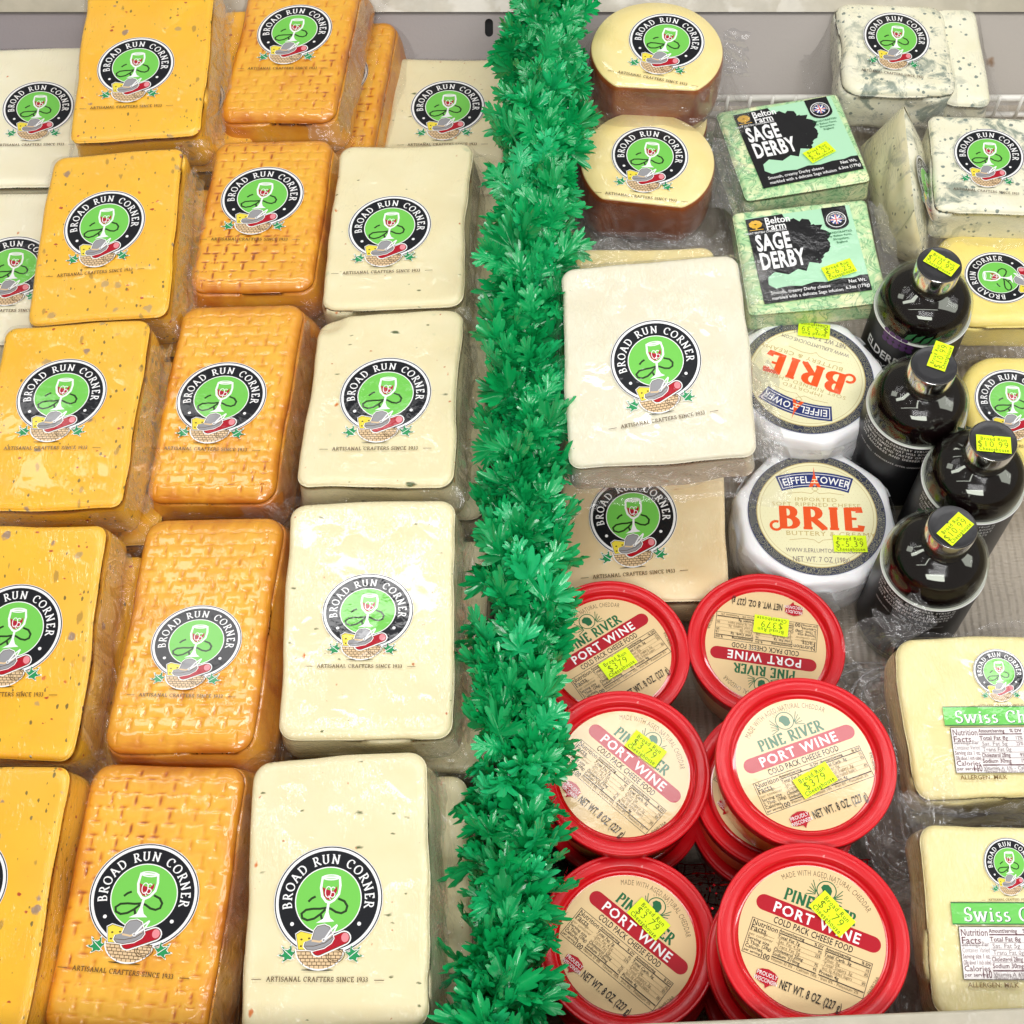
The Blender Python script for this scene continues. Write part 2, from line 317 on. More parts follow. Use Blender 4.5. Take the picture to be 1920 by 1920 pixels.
POSE = {
  'Y1': {'loc': [-0.2971, 0.4417, -0.0371], 'yaw': 1.4, 'pitch': 4.3, 'roll': -3.9, 'w': 0.105, 'l': 0.1666, 'lab': [-0.0046, -0.0119, 0.0311, 0.0288, -2.0]},
  'Y2': {'loc': [-0.3012, 0.257, -0.0346], 'yaw': 0.8, 'pitch': 3.0, 'roll': -6.3, 'w': 0.1037, 'l': 0.1526, 'lab': [-0.0029, 0.0077, 0.0309, 0.0304, 0.5]},
  'Y3': {'loc': [-0.3105, 0.0924, -0.0255], 'yaw': -1.4, 'pitch': 1.1, 'roll': -5.5, 'w': 0.1052, 'l': 0.1493, 'lab': [-0.0011, 0.0137, 0.0318, 0.0296, -1.2]},
  'Y4': {'loc': [-0.3146, -0.0788, -0.0212], 'yaw': -2.7, 'pitch': 8.5, 'roll': -7.1, 'w': 0.1012, 'l': 0.1544, 'lab': [0.0004, 0.0054, 0.0312, 0.0295, 0.5]},
  'Y5': {'loc': [-0.3139, -0.2449, -0.0156], 'yaw': -3.3, 'pitch': 4.9, 'roll': -8.0, 'w': 0.0974, 'l': 0.155, 'lab': [-0.0091, 0.0078, 0.0327, 0.0295, 1.7]},
  'W1': {'loc': [-0.4039, 0.443, -0.1044], 'yaw': 4.5, 'pitch': 0.0, 'roll': 3.1, 'w': 0.0964, 'l': 0.1558, 'lab': [0.0041, 0.0055, 0.0295, 0.0294, -0.6]},
  'W2': {'loc': [-0.3942, 0.2697, -0.0873], 'yaw': 4.1, 'pitch': -0.5, 'roll': 3.1, 'w': 0.0943, 'l': 0.1489, 'lab': [0.0064, -0.0038, 0.0306, 0.0299, -0.7]},
  'S1': {'loc': [-0.1826, 0.4723, -0.057], 'yaw': -5.3, 'pitch': 1.1, 'roll': -6.3, 'w': 0.0964, 'l': 0.1584, 'lab': [0.0008, 0.0154, 0.0315, 0.0294, -0.4]},
  'S2': {'loc': [-0.1911, 0.2915, -0.0499], 'yaw': -2.8, 'pitch': -1.6, 'roll': -4.8, 'w': 0.0945, 'l': 0.1515, 'lab': [-0.0012, 0.0131, 0.032, 0.0301, -1.5]},
  'S3': {'loc': [-0.2018, 0.1128, -0.0381], 'yaw': -4.1, 'pitch': 2.4, 'roll': -8.4, 'w': 0.0916, 'l': 0.1603, 'lab': [-0.0017, -0.0005, 0.0326, 0.029, -2.0]},
  'S4': {'loc': [-0.2002, -0.0729, -0.0193], 'yaw': -3.4, 'pitch': -0.4, 'roll': -8.8, 'w': 0.0935, 'l': 0.1621, 'lab': [0.003, -0.0103, 0.0294, 0.0254, -1.5]},
  'S5': {'loc': [-0.212, -0.2429, -0.0178], 'yaw': -3.8, 'pitch': 3.2, 'roll': -7.1, 'w': 0.095, 'l': 0.1574, 'lab': [0.0003, -0.0005, 0.0325, 0.0301, -2.2]},
  'C5': {'loc': [-0.0547, 0.431, -0.1044], 'yaw': -2.5, 'pitch': -2.4, 'roll': -1.9, 'w': 0.1024, 'l': 0.1599, 'lab': [-0.0003, 0.0193, 0.0312, 0.031, 1.6]},
  'C4': {'loc': [-0.0846, 0.2683, -0.0338], 'yaw': -1.6, 'pitch': -2.0, 'roll': -5.1, 'w': 0.1031, 'l': 0.159, 'lab': [-0.0064, -0.0067, 0.031, 0.0303, -0.0]},
  'C3': {'loc': [-0.0886, 0.1026, -0.0166], 'yaw': -1.4, 'pitch': -4.0, 'roll': -4.6, 'w': 0.1036, 'l': 0.1488, 'lab': [0.0022, -0.0019, 0.0313, 0.0318, -1.1]},
  'C2': {'loc': [-0.0898, -0.0727, -0.0019], 'yaw': 0.1, 'pitch': 5.7, 'roll': -4.1, 'w': 0.1062, 'l': 0.1568, 'lab': [0.0002, 0.0027, 0.0284, 0.0249, -1.6]},
  'C1': {'loc': [-0.0999, -0.2438, 0.0015], 'yaw': 1.3, 'pitch': 2.9, 'roll': -6.0, 'w': 0.1032, 'l': 0.1568, 'lab': [-0.0036, -0.0067, 0.0308, 0.0303, -2.6]},
  'M1': {'loc': [0.0955, 0.1054, 0.0209], 'yaw': 1.4, 'pitch': 7.1, 'roll': -6.1, 'w': 0.1214, 'l': 0.1504, 'lab': [-0.0001, -0.0022, 0.0299, 0.0304, 6.6]},
  'M2': {'loc': [0.0943, 0.0608, -0.1054], 'yaw': -1.5, 'pitch': 0.7, 'roll': -4.7, 'w': 0.1191, 'l': 0.1433, 'lab': [-0.0069, -0.0062, 0.0314, 0.0322, 4.0]},
  'M0': {'loc': [0.0993, 0.2065, -0.0582], 'yaw': -0.8, 'pitch': -3.4, 'roll': -4.1, 'w': 0.1051, 'l': 0.1195},
  'G1': {'loc': [0.2262, 0.3789, -0.0732], 'yaw': 10.2, 'pitch': -2.1, 'roll': -1.8, 'w': 0.1024, 'l': 0.0978},
  'G2': {'loc': [0.2247, 0.2544, -0.0574], 'yaw': 3.4, 'pitch': -0.2, 'roll': -4.7, 'w': 0.1031, 'l': 0.0978},
  'B1': {'loc': [0.3243, 0.4936, -0.0761], 'yaw': -2.1, 'pitch': -2.1, 'roll': 1.3, 'w': 0.0931, 'l': 0.1071, 'lab': [0.0006, 0.0069, 0.0278, 0.0308, -6.4]},
  'B0': {'loc': [0.3809, 0.4932, -0.0835], 'yaw': -2.4, 'pitch': 1.5, 'roll': -0.7, 'w': 0.0392, 'l': 0.1111},
  'B2': {'loc': [0.3733, 0.3501, -0.0597], 'yaw': -4.5, 'pitch': -3.0, 'roll': -2.4, 'w': 0.0829, 'l': 0.1032, 'lab': [0.0031, 0.006, 0.027, 0.0282, -4.0]},
  'K1': {'loc': [0.3754, 0.2575, -0.0849], 'yaw': -1.3, 'pitch': -3.2, 'roll': -2.0, 'w': 0.0833, 'l': 0.0933, 'lab': [0.0003, -0.0039, 0.0256, 0.0289, 84.4]},
  'K2': {'loc': [0.3718, 0.1269, -0.0772], 'yaw': -2.9, 'pitch': -2.0, 'roll': -3.1, 'w': 0.0827, 'l': 0.1036, 'lab': [-0.0066, 0.0087, 0.0267, 0.028, -3.4]},
  'X1': {'loc': [0.304, -0.1275, -0.0265], 'yaw': 0.9, 'pitch': 2.6, 'roll': -1.2, 'w': 0.1214, 'l': 0.1023, 'lab': [0.0011, 0.0267, 0.0159, 0.0153, -0.4]},
  'X2': {'loc': [0.2974, -0.2577, -0.0101], 'yaw': 0.6, 'pitch': 7.1, 'roll': -0.7, 'w': 0.1218, 'l': 0.1034, 'lab': [-0.0114, 0.0307, 0.0144, 0.0143, 0.3]},
}

# ------------------------------------------------------------------ inks
I_DARK = ink("print_charcoal", (.007, .008, .011)); I_WHITE = ink("print_white", (.86, .86, .85)); I_GREEN = ink("print_lime", (.17, .56, .085))
I_WINE = ink("print_wine_red", (.40, .012, .03)); I_RIB = ink("print_dark_green", (.02, .045, .012)); I_LEAF = ink("print_leaf_green", (.02, .28, .09))
I_TAN = ink("print_basket_tan", (.72, .52, .30)); I_BRN = ink("print_brown", (.10, .055, .02)); I_YEL = ink("print_yellow", (.80, .66, .06)); I_GREY = ink("print_grey", (.30, .30, .31))
I_BLK = ink("print_black", (.012, .012, .013)); I_CREAM = ink("print_cream_paper", (.80, .68, .38)); I_RED = ink("print_red_band", (.42, .004, .015), amount=.12); I_FOR = ink("print_forest_green", (.012, .13, .045), amount=.12)
I_NEON = ink("sticker_neon_yellow", (.72, .95, .02), .6, coatw=.1); I_STK = ink("sticker_olive_print", (.10, .12, .01), .6, coatw=.1)
I_MINT = ink("print_mint", (.42, .72, .48)); I_ORG = ink("print_orange_red", (.80, .09, .012)); I_NAVY = ink("print_navy", (.02, .035, .16)); I_GOLD = ink("print_gold", (.55, .42, .15)); I_BCR = ink("print_pale_yellow", (.84, .80, .50))
I_PAPER = ink("print_white_panel", (.78, .74, .72)); I_BAN = ink("print_banner_green", (.16, .58, .11)); I_TXT = ink("print_grey_text", (.22, .17, .17)); I_TGOLD = ink("print_tagline", (.20, .12, .03))
I_FLAGB = ink("print_flag_blue", (.02, .04, .25)); I_FLAGR = ink("print_flag_red", (.6, .02, .03))

# ------------------------------------------------------------------ logo (unit radius)
def leaf2d(cx, cy, s, flip):
    pts = []
    lob = [(90, 1.0), (62, .45), (38, .92), (12, .42), (-12, .78), (-45, .35), (-80, .45), (-100, .45), (-135, .35), (-168, .78), (168, .42), (142, .92), (118, .45)]
    for a, r in lob:
        for da, k in ((-7, .80), (0, 1.), (7, .80)):
            if r < .6 and da: continue
            aa = math.radians(a + da + flip * 40); pts.append((cx + math.cos(aa) * r * s * k, cy + math.sin(aa) * r * s * k))
    return pts
def grow(pts, k):
    cx = sum(p[0] for p in pts) / len(pts); cy = sum(p[1] for p in pts) / len(pts); out = []
    for x, y in pts:
        d = math.hypot(x - cx, y - cy) or 1; out.append((x + (x - cx) / d * k, y + (y - cy) / d * k))
    return out
def logo_mesh(name, tag_ink):
    a = Art()
    a.disc(0, 0, 1.012, 1.012, I_WHITE, 72); a.disc(0, 0, 1, 1, I_DARK, 72); a.ring(0, 0, .925, .978, I_WHITE); a.disc(0, 0, .62, .62, I_WHITE, 60); a.disc(0, 0, .60, .60, I_GREEN, 60)
    serif_text(a, "BROAD RUN CORNER", .172, I_WHITE, arc=(.765, 91, 1), sp=.25, thick=.17, thin=.075)
    a.disc(-.64, -.44, .036, .036, I_WHITE, 16); a.disc(.60, -.43, .036, .036, I_WHITE, 16)
    # ribbon, glass
    rib = [[(-.37, -.03), (-.31, .03), (-.24, .065)], [(.18, .03), (.30, -.02), (.36, -.11), (.34, -.20), (.26, -.24), (.16, -.22), (.06, -.16), (-.02, -.14), (-.14, -.16), (-.27, -.16), (-.40, -.18), (-.48, -.25), (-.46, -.33), (-.36, -.37), (-.24, -.34), (-.13, -.26), (-.04, -.17)], [(-.12, -.27), (-.09, -.36)]]
    a.strokes(rib, I_RIB, .042)
    a.poly([(-.015, -.06), (.03, -.06), (.02, -.22), (.06, -.33), (.14, -.39), (-.20, -.42), (-.07, -.34), (-.03, -.22)], I_WHITE)
    bowl = [(-.14, .42), (-.155, .22), (-.12, .07), (-.04, -.03), (.03, -.05), (.11, .0), (.19, .11), (.21, .26), (.19, .42)]
    a.poly(grow(bowl, .022), I_WHITE); a.poly([(x * .86 + .004, y * .9 + .022) for x, y in bowl], I_GREEN)
    a.poly([(-.125, .24), (-.02, .19), (.08, .17), (.15, .26), (.15, .17), (.10, .06), (.03, .0), (-.03, .01), (-.09, .08)], I_WINE)
    a.ring(.025, .42, .165, .165, I_WHITE, 4); a.up()
    a.strokes([arcp(.025, .42, .155, .045, 0, 360, 20)], I_WHITE, .022)
    a.strokes([arcp(-.01, .15, .055, .10, 0, 360, 16), [(.0, .08), (.04, -.0)], arcp(.075, .19, .04, .05, 30, 260, 8) + arcp(.07, .10, .045, .05, 80, -150, 8)], I_WHITE, .016)
    # leaves, basket, wedge, salami, hat
    for lx, fl in ((-.66, 1), (.52, -1)):
        p = leaf2d(lx, -1.0, .20, fl); a.poly([(lx + (x - lx) * 1.16, -1.0 + (y + 1.0) * 1.16) for x, y in p], I_WHITE); a.poly(p, I_LEAF); a.strokes([[(lx - fl * .12, -1.08 + .2), (lx + fl * .12, -1.08)]], I_WHITE, .012)
    a.disc(-.11, -1.265, .30, .012, I_DARK, 24)
    bas = [(-.52, -.90)] + arcp(-.09, -.90, .43, .345, 180, 360, 20)
    a.poly(grow(bas, .03), I_WHITE); a.poly(bas, I_TAN)
    for r in range(5):
        y = -.94 - r * .06; hw = .43 * math.sqrt(max(0, 1 - ((y + .90) / .345) ** 2)); a.strokes([[(-.09 - hw, y), (-.09 + hw, y)]], I_BRN, .012)
        for c in range(-5, 6):
            x = -.09 + (c + (r % 2) * .5) * .085
            if abs(x + .09) < hw - .02: a.strokes([[(x, y), (x + .004, y - .055)]], I_BRN, .012, lift=False)
    a.strokes([[(-.52, -.90), (.34, -.90)]], I_BRN, .018)
    for k in (.13, .17): a.strokes([arcp(.20, -1.0, k, k * .75, 0, 360, 20)], I_BRN, .012)
    wedge = [(-.54, -.63), (-.46, -.58), (-.24, -.63), (-.16, -.90), (-.48, -.90)]
    a.poly(grow(wedge, .03), I_WHITE); a.poly(grow(wedge, .012), I_BRN); a.poly(wedge, I_YEL)
    for x, y in ((-.44, -.72), (-.36, -.80), (-.30, -.70), (-.44, -.84), (-.28, -.85)): a.disc(x, y, .022, .018, I_BRN, 10)
    def caps(x0, y0, x1, y1, r):
        an = math.degrees(math.atan2(y1 - y0, x1 - x0)); return arcp(x1, y1, r, r, an - 90, an + 90, 8) + arcp(x0, y0, r, r, an + 90, an + 270, 8)
    a.poly(caps(-.12, -.90, .34, -.69, .135), I_WHITE); a.poly(caps(-.12, -.90, .34, -.69, .112), I_BRN); a.poly(caps(-.12, -.90, .34, -.69, .10), I_RED)
    for i in range(5):
        x = -.06 + i * .075; y = -.87 + i * .034; a.strokes([[(x, y - .08), (x + .07, y + .08)], [(x + .07, y - .06), (x, y + .09)]], I_WINE, .014)
    a.disc(.36, -.68, .07, .085, ink_pink, 18)
    hat = [(-.38, -.84), (-.36, -.76), (-.24, -.72), (-.21, -.56), (-.16, -.49), (-.04, -.46), (.06, -.50), (.10, -.60), (.14, -.70), (.10, -.78), (-.02, -.86), (-.20, -.91), (-.32, -.90)]
    a.poly(grow(hat, .03), I_WHITE); a.poly(grow(hat, .012), I_BRN); a.poly(hat, I_GREY)
    a.strokes([[(-.25, -.74), (-.10, -.76), (.09, -.66)]], I_TAN, .035); a.strokes([[(-.36, -.84), (-.20, -.84), (0, -.78), (.12, -.68)]], I_BRN, .012)
    a.strokes([[(-.02, -.72), (.08, -.56), (.20, -.45)], [(0, -.72), (.14, -.60), (.20, -.46)]], I_WHITE, .03); a.disc(-.03, -.73, .035, .035, I_WHITE, 12); a.disc(-.03, -.73, .02, .02, I_GREY, 10)
    serif_text(a, "ARTISANAL CRAFTERS SINCE 1933", .086, tag_ink, -.10, -1.43, sp=.10, thick=.16, thin=.09)
    a.strokes([[(-1.30, -1.44), (-1.12, -1.44)], [(.94, -1.44), (1.12, -1.44)]], tag_ink, .012)
    return a.mesh(name)
ink_pink = ink("print_pink", (.75, .25, .28))
LOGO = logo_mesh("logo_print", I_BRN); LOGO_G = logo_mesh("logo_print_gold_line", I_TGOLD)
def add_logo(parent, lab, z=.0006, me=None):
    u, v, r, rs, rd = lab; o = link_data("logo_print", me or LOGO, parent, (u, v, z))
    rr = (r + rs) / 2 if abs(r - rs) < .003 else None
    o.scale = (r, rs, 1) if abs(rd) < 45 else (r, r, 1); o.rotation_euler = (0, 0, math.radians(rd)); return o

# ------------------------------------------------------------------ price stickers (metres)
STK = {}
def sticker_mesh(price):
    if price in STK: return STK[price]
    a = Art(); L, Hh = .0118, .0066
    a.poly([(-L, -Hh), (-.001, -Hh), (0, -Hh + .0009), (.001, -Hh), (L, -Hh), (L, Hh), (.001, Hh), (0, Hh - .0009), (-.001, Hh), (-L, Hh)], I_NEON)
    text(a, "Broad Run", .0027, I_STK, 0, .0039, bold=.012, xs=.92, sp=.12); text(a, price, .0048, I_STK, -.0005, -.0003, xs=.95, sp=.14, bold=-.008)
    text(a, "Cheesehouse", .0027, I_STK, 0, -.0044, bold=.012, xs=.85, sp=.1)
    # real thickness: give the paper a skirt
    STK[price] = a.mesh("sticker_" + price.replace('$', '')); return STK[price]
def add_sticker(parent, price, x, y, rot, z, s=1.):
    o = link_data("price_sticker", sticker_mesh(price), parent, (x, y, z)); o.rotation_euler = (0, 0, math.radians(rot)); o.scale = (s, s, 1); return o

# ------------------------------------------------------------------ tub label (unit radius)
def pill(x0, x1, y, r): return arcp(x1 - r, y, r, r, -90, 90, 10) + arcp(x0 + r, y, r, r, 90, 270, 10)
def nutrition(a, x0, y0, x1, y1, dark, light, left, mid, right, foot, cal, fs=1.0):
    W = x1 - x0; H = y1 - y0; xa = x0 + W * .235; xb = x0 + W * .62
    ln = H * .012
    for k, (t, b, s_) in enumerate(left):
        y = y1 - H * (.10 + .115 * k) if k > 1 else y1 - H * (.11 + .15 * k)
        text(a, t, H * s_ * fs, dark if b else light, x0 + W * .012, y, align=0, bold=.008 if b else -.004, maxw=W * .215)
    text(a, cal, H * .14, dark, x0 + W * .145, y1 - H * .90, align=0, bold=.012, maxw=W * .08)
    a.rect(x0 + W * .01, y1 - H * .36, xa - W * .02, y1 - H * .36 + ln * .6, light)
    for xx, ww, rows in ((xa, xb - xa - W * .02, mid), (xb, x1 - xb - W * .01, right)):
        text(a, "Amount/serving", H * .075, dark, xx, y1 - H * .08, align=0, bold=.015, maxw=ww * .6); text(a, "% DV", H * .075, dark, xx + ww, y1 - H * .08, align=1., bold=.015)
        a.rect(xx, y1 - H * .165, xx + ww, y1 - H * .142, dark)
        for k, (t, p, b) in enumerate(rows):
            y = y1 - H * (.24 + .125 * k)
            text(a, t, H * .088, dark if b else light, xx + (0 if b else W * .015), y, align=0, bold=.006 if b else -.006, maxw=ww * .66)
            if p: text(a, p, H * .08, dark, xx + ww, y, align=1., bold=.0, xs=.8)
            if k < len(rows) - 1: a.rect(xx, y - H * .066, xx + ww, y - H * .066 + ln * .5, light)
        a.rect(xx, y1 - H * .845, xx + ww, y1 - H * .82, dark)
    for k, t in enumerate(foot): text(a, t, H * .075, light, xa, y1 - H * (.90 + .07 * k), align=0, maxw=W * .72)
def tub_label():
    a = Art(); a.disc(0, 0, 1, 1, I_TAN2, 80)
    text(a, "MADE WITH AGED NATURAL CHEDDAR", .078, I_FADE, arc=(.90, 90), xs=.60, sp=.10)
    a.ring(0, .70, .125, .14, I_FOR, 28); a.poly([(-.06, .77), (.0, .79), (.05, .76), (.075, .72), (.07, .64), (.02, .61), (-.03, .62), (-.05, .68), (-.085, .72)], I_FOR)
    for sgn in (-1, 1):
        for k in range(5): a.strokes([[(sgn * .13, .60 + k * .01), (sgn * (.26 - k * .012), .56 + k * .055)]], I_FOR, .012, lift=False)
    for k in range(9):
        an = math.radians(40 + k * 12.5); a.strokes([[(math.cos(an) * .155, .70 + math.sin(an) * .155), (math.cos(an) * .185, .70 + math.sin(an) * .185)]], I_FADE, .006, lift=False)
    serif_text(a, "PINE RIVER", .165, I_FOR, -.02, .46, thick=.24, thin=.09, sp=.07, xs=.88)
    a.poly(pill(-.86, .90, .23, .112), I_RED); text(a, "PORT WINE", .142, I_WHITE, .0, .23, bold=.02, sp=.12, xs=.98)
    text(a, "COLD PACK CHEESE FOOD", .088, I_BLK, 0, .055, bold=.014, xs=.82, sp=.04, maxw=1.12)
    x0, y0, x1, y1 = -.84, -.52, .86, -.02; t = .008
    for q in ((x0, y0, x1, y0 + t), (x0, y1 - t, x1, y1), (x0, y0, x0 + t, y1), (x1 - t, y0, x1, y1)): a.rect(*q, I_BLK)
    nutrition(a, x0, y0, x1, y1, I_BLK, I_FADE, [("Nutrition", 1, .15), ("Facts", 1, .15), ("8 servings", 0, .085), ("per container", 0, .085), ("Serving size", 1, .09), ("2 Tbsp. (28g)", 1, .09), ("Calories", 1, .10), ("per serving", 1, .07)],
        [("Total Fat 7g", "9%", 1), ("Sat. Fat 4.5g", "23%", 0), ("Trans Fat 0g", "", 0), ("Cholesterol 20mg", "7%", 1), ("Sodium 210mg", "9%", 1)],
        [("Total Carb. 3g", "1%", 1), ("Fiber 0g", "0%", 0), ("Total Sugars 3g", "", 0), ("Incl. 0g Added Sugars", "0%", 0), ("Protein 4g", "", 1)], ["Vitamin D 0% - Calcium 10% - Iron 0% - Potassium 2%"], "100")
    text(a, "FW8126A", .045, I_FADE, .94, -.3, rot=78)
    text(a, "NET WT. 8 OZ. (227 g)", .118, I_BLK, .20, -.745, bold=.012, xs=.72, sp=.03, maxw=.86)
    bx, by = -.42, -.73
    a.poly([(bx - .14, by - .06), (bx - .15, by + .05), (bx - .09, by + .09), (bx, by + .11), (bx + .09, by + .09), (bx + .15, by + .05), (bx + .14, by - .06), (bx + .07, by - .09), (bx + .02, by - .15), (bx, by - .10), (bx - .07, by - .09)], I_RED)
    text(a, "PROUDLY", .055, I_PAPER, bx, by + .035, bold=.01, xs=.8); text(a, "WISCONSIN", .055, I_PAPER, bx, by - .045, bold=.01, xs=.75)
    return a.mesh("tub_label_print")
I_TAN2 = ink("print_tan_paper", (.74, .55, .29), amount=.12); I_FADE = ink("print_soft_brown", (.16, .11, .05))
TUBLAB = tub_label()

# ------------------------------------------------------------------ brie label (unit radius)
def mat_lace():
    m, nt, b = new_mat("print_lace_border"); v = coords(nt)
    vo = N(nt, 'ShaderNodeTexVoronoi', feature='DISTANCE_TO_EDGE'); vo.inputs['Scale'].default_value = 15; nt.links.new(v, vo.inputs['Vector'])
    vo2 = N(nt, 'ShaderNodeTexVoronoi', feature='F1'); vo2.inputs['Scale'].default_value = 15; nt.links.new(v, vo2.inputs['Vector'])
    s = math_n(nt, 'SINE', math_n(nt, 'MULTIPLY', vo2.outputs['Distance'], 22.))
    c = mixc(nt, ramp(nt, s, [(.1, (0, 0, 0)), (.45, (1, 1, 1))]), (.012, .018, .05), (.22, .21, .14)); nt.links.new(c, b.inputs['Base Color']); setp(b, Roughness=.4, Coat_Weight=.8, Coat_Roughness=.08); return m
I_LACE = mat_lace()
def brie_label():
    a = Art(); a.disc(0, 0, 1.0, 1.0, I_NAVY, 90); a.disc(0, 0, .992, .992, I_LACE, 90); a.disc(0, 0, .875, .875, I_GOLD, 90); a.disc(0, 0, .862, .862, I_BCR, 90); a.ring(0, 0, .82, .826, I_GOLD)
    rr = random.Random(3)
    a.up()
    for i in range(-13, 14):
        for j in range(-13, 14):
            x = (i + (j % 2) * .5) * .062; y = j * .058
            if x * x + y * y < .62: a.add([(x - .004, y), (x, y - .004), (x + .004, y), (x, y + .004)], [(0, 1, 2, 3)], I_GOLD)
    def arcband(r0, r1, a0, a1, cy, m): a.ring(0, cy, r0, r1, m, 24, a0, a1)
    cyy = -1.05
    arcband(1.50, 1.76, 71, 109, cyy, I_NAVY); arcband(1.53, 1.73, 72, 108, cyy, I_WHITE); arcband(1.54, 1.72, 72.4, 107.6, cyy, I_NAVY)
    text(a, "EIFFEL", .115, I_WHITE, 0, cyy, arc=(1.63, 99.6), xs=.86, bold=.015, sp=.05); text(a, "TOWER", .115, I_WHITE, 0, cyy, arc=(1.63, 81), xs=.86, bold=.015, sp=.05)
    a.poly([(0, .80), (.012, .66), (.035, .58), (.09, .45), (.04, .45), (0, .51), (-.04, .45), (-.09, .45), (-.035, .58), (-.012, .66)], I_ORG)
    a.rect(-.035, .57, .035, .585, I_BCR); a.rect(-.055, .52, .055, .535, I_BCR); a.poly([(0, .57), (.014, .535), (-.014, .535)], I_BCR)
    a.strokes([[(-.42, .33), (-.2, .36), (-.06, .34), (0, .39), (.06, .34), (.2, .36), (.42, .33)], [(-.05, .42), (0, .46), (.05, .42), (0, .38), (-.05, .42)]], I_GOLD, .008)
    text(a, "IMPORTED", .062, I_GOLD, 0, .24, xs=1.3, sp=.1); text(a, "SOFT RIPENED CHEESE", .062, I_GOLD, 0, .155, xs=1.25, sp=.1)
    serif_text(a, "BRIE", .36, I_ORG, .04, -.07, thick=.25, thin=.10, sp=.10, xs=1.22, nib=5)
    a.strokes([arcp(-.60, -.21, .075, .07, 60, 330, 14) + [(-.5, -.225), (-.46, -.235)]], I_ORG, .04)
    text(a, "BUTTERY & CREAMY", .072, I_GOLD, .18, -.325, xs=1.25, sp=.06)
    a.strokes([[(-.42, -.44), (-.2, -.41), (-.06, -.43), (0, -.48), (.06, -.43), (.2, -.41), (.42, -.44)]], I_GOLD, .008)
    text(a, "WWW.ILERLUMTOUCHE.COM", .065, I_TXT, .05, -.60, xs=.8, sp=.02); text(a, "NET WT. 7 OZ (198g)", .085, I_TXT, .02, -.745, xs=.7)
    return a.mesh("brie_label_print")
BRIELAB = brie_label()

# ------------------------------------------------------------------ sage card (metres, origin card centre)
def sage_card():
    a = Art(); X, Y = .0415, .0415; th = .00035
    a.rect(-X, -Y, X, Y, I_MINT)
    a.poly([(-X, Y * .98), (-.012, Y), (-.010, .034), (-.004, .036), (.000, .032), (.006, .033), (.008, .027), (.017, .026), (.014, .021), (.019, .016), (.012, .012), (.016, .006), (.009, .006), (.012, -.003), (.006, -.001),
            (.006, -.010), (.0, -.008), (-.004, -.016), (-.010, -.013), (-.018, -.017), (-.028, -.013), (-.034, -.017), (-.035, -.024), (-.030, -.0285), (-.02, -.0275), (-.01, -.029), (.0, -.027), (.01, -.0285), (.02, -.027), (.03, -.0275), (.036, -.026), (X, -.0265), (X, -Y), (-X, -Y)], I_BLK)
    rr = random.Random(8)
    for k in range(26):
        an = rr.uniform(-.9, 1.2); r = .019 + rr.random() * .006; cx, cyy = -.008 + r * math.cos(an), .010 + r * math.sin(an) * .95; s = .002 + rr.random() * .003
        a.poly([(cx + s * rr.uniform(.6, 1.3) * math.cos(q * .9), cyy + s * rr.uniform(.6, 1.3) * math.sin(q * .9)) for q in range(7)], I_BLK)
    for k in range(9): 
        an = k * .7; a.disc(-.0345 + .0032 * math.cos(an), .0345 + .0022 * math.sin(an), .0022, .0019, I_GOLD2, 8)
    a.rect(-.0352, .029, -.0338, .034, I_GOLD2); a.rect(-.040, .0288, -.029, .0294, I_GOLD2)
    text(a, "Belton", .0062, I_WHITE, -.027, .0365, align=0, bold=.02, xs=.85); text(a, "Farm", .0062, I_WHITE, -.0268, .0305, align=0, bold=.02, xs=.85); text(a, "GREAT BRITISH CHEESEMAKERS", .0018, I_WHITE, -.028, .0262, bold=.01, xs=.9)
    text(a, "SAGE", .0150, I_WHITE, -.0375, .0160, align=0, bold=.035, xs=.50, sp=.06); text(a, "DERBY", .0150, I_WHITE, -.0375, -.0018, align=0, bold=.035, xs=.50, sp=.06)
    a.poly([(.019, Y), (.038, Y), (.038, .026)] + arcp(.0285, .026, .0095, .007, 0, -180, 10) + [(.019, .026)], I_BLK)
    cx, cyy = .0285, .029; a.ring(cx, cyy, .0072, .0078, I_WHITE, 24); a.disc(cx, cyy, .0046, .0046, I_FLAGB, 24)
    a.strokes([[(cx - .0033, cyy - .0033), (cx + .0033, cyy + .0033)], [(cx - .0033, cyy + .0033), (cx + .0033, cyy - .0033)]], I_WHITE, .0011)
    a.strokes([[(cx - .0046, cyy), (cx + .0046, cyy)], [(cx, cyy - .0046), (cx, cyy + .0046)]], I_WHITE, .0016); a.strokes([[(cx - .0046, cyy), (cx + .0046, cyy)], [(cx, cyy - .0046), (cx, cyy + .0046)]], I_FLAGR, .0008)
    text(a, "BRITISH HERITAGE SINCE", .0013, I_WHITE, cx, cyy, arc=(.0058, 90), bold=.01)
    for k, t in enumerate(("HANDCRAFTED", "by Belton Farm,", "Shropshire,", "England")): text(a, t, .0019, I_FOR, .0285, .0165 - k * .0032, bold=.01)
    text(a, "Smooth, creamy Derby cheese", .0029, I_WHITE, -.035, -.0325, align=0, bold=.01, maxw=.046); text(a, "marbled with a delicate Sage infusion", .0029, I_WHITE, -.035, -.0375, align=0, bold=.01, maxw=.055)
    text(a, "Net Wt.", .0030, I_WHITE, .039, -.0310, align=1., bold=.02, xs=.9); text(a, "6.3oz (179g)", .0028, I_WHITE, .0405, -.0365, align=1., bold=.02, xs=.9)
    return a.mesh("sage_card_print")
I_GOLD2 = ink("print_bright_gold", (.72, .42, .04))
SAGE = sage_card()

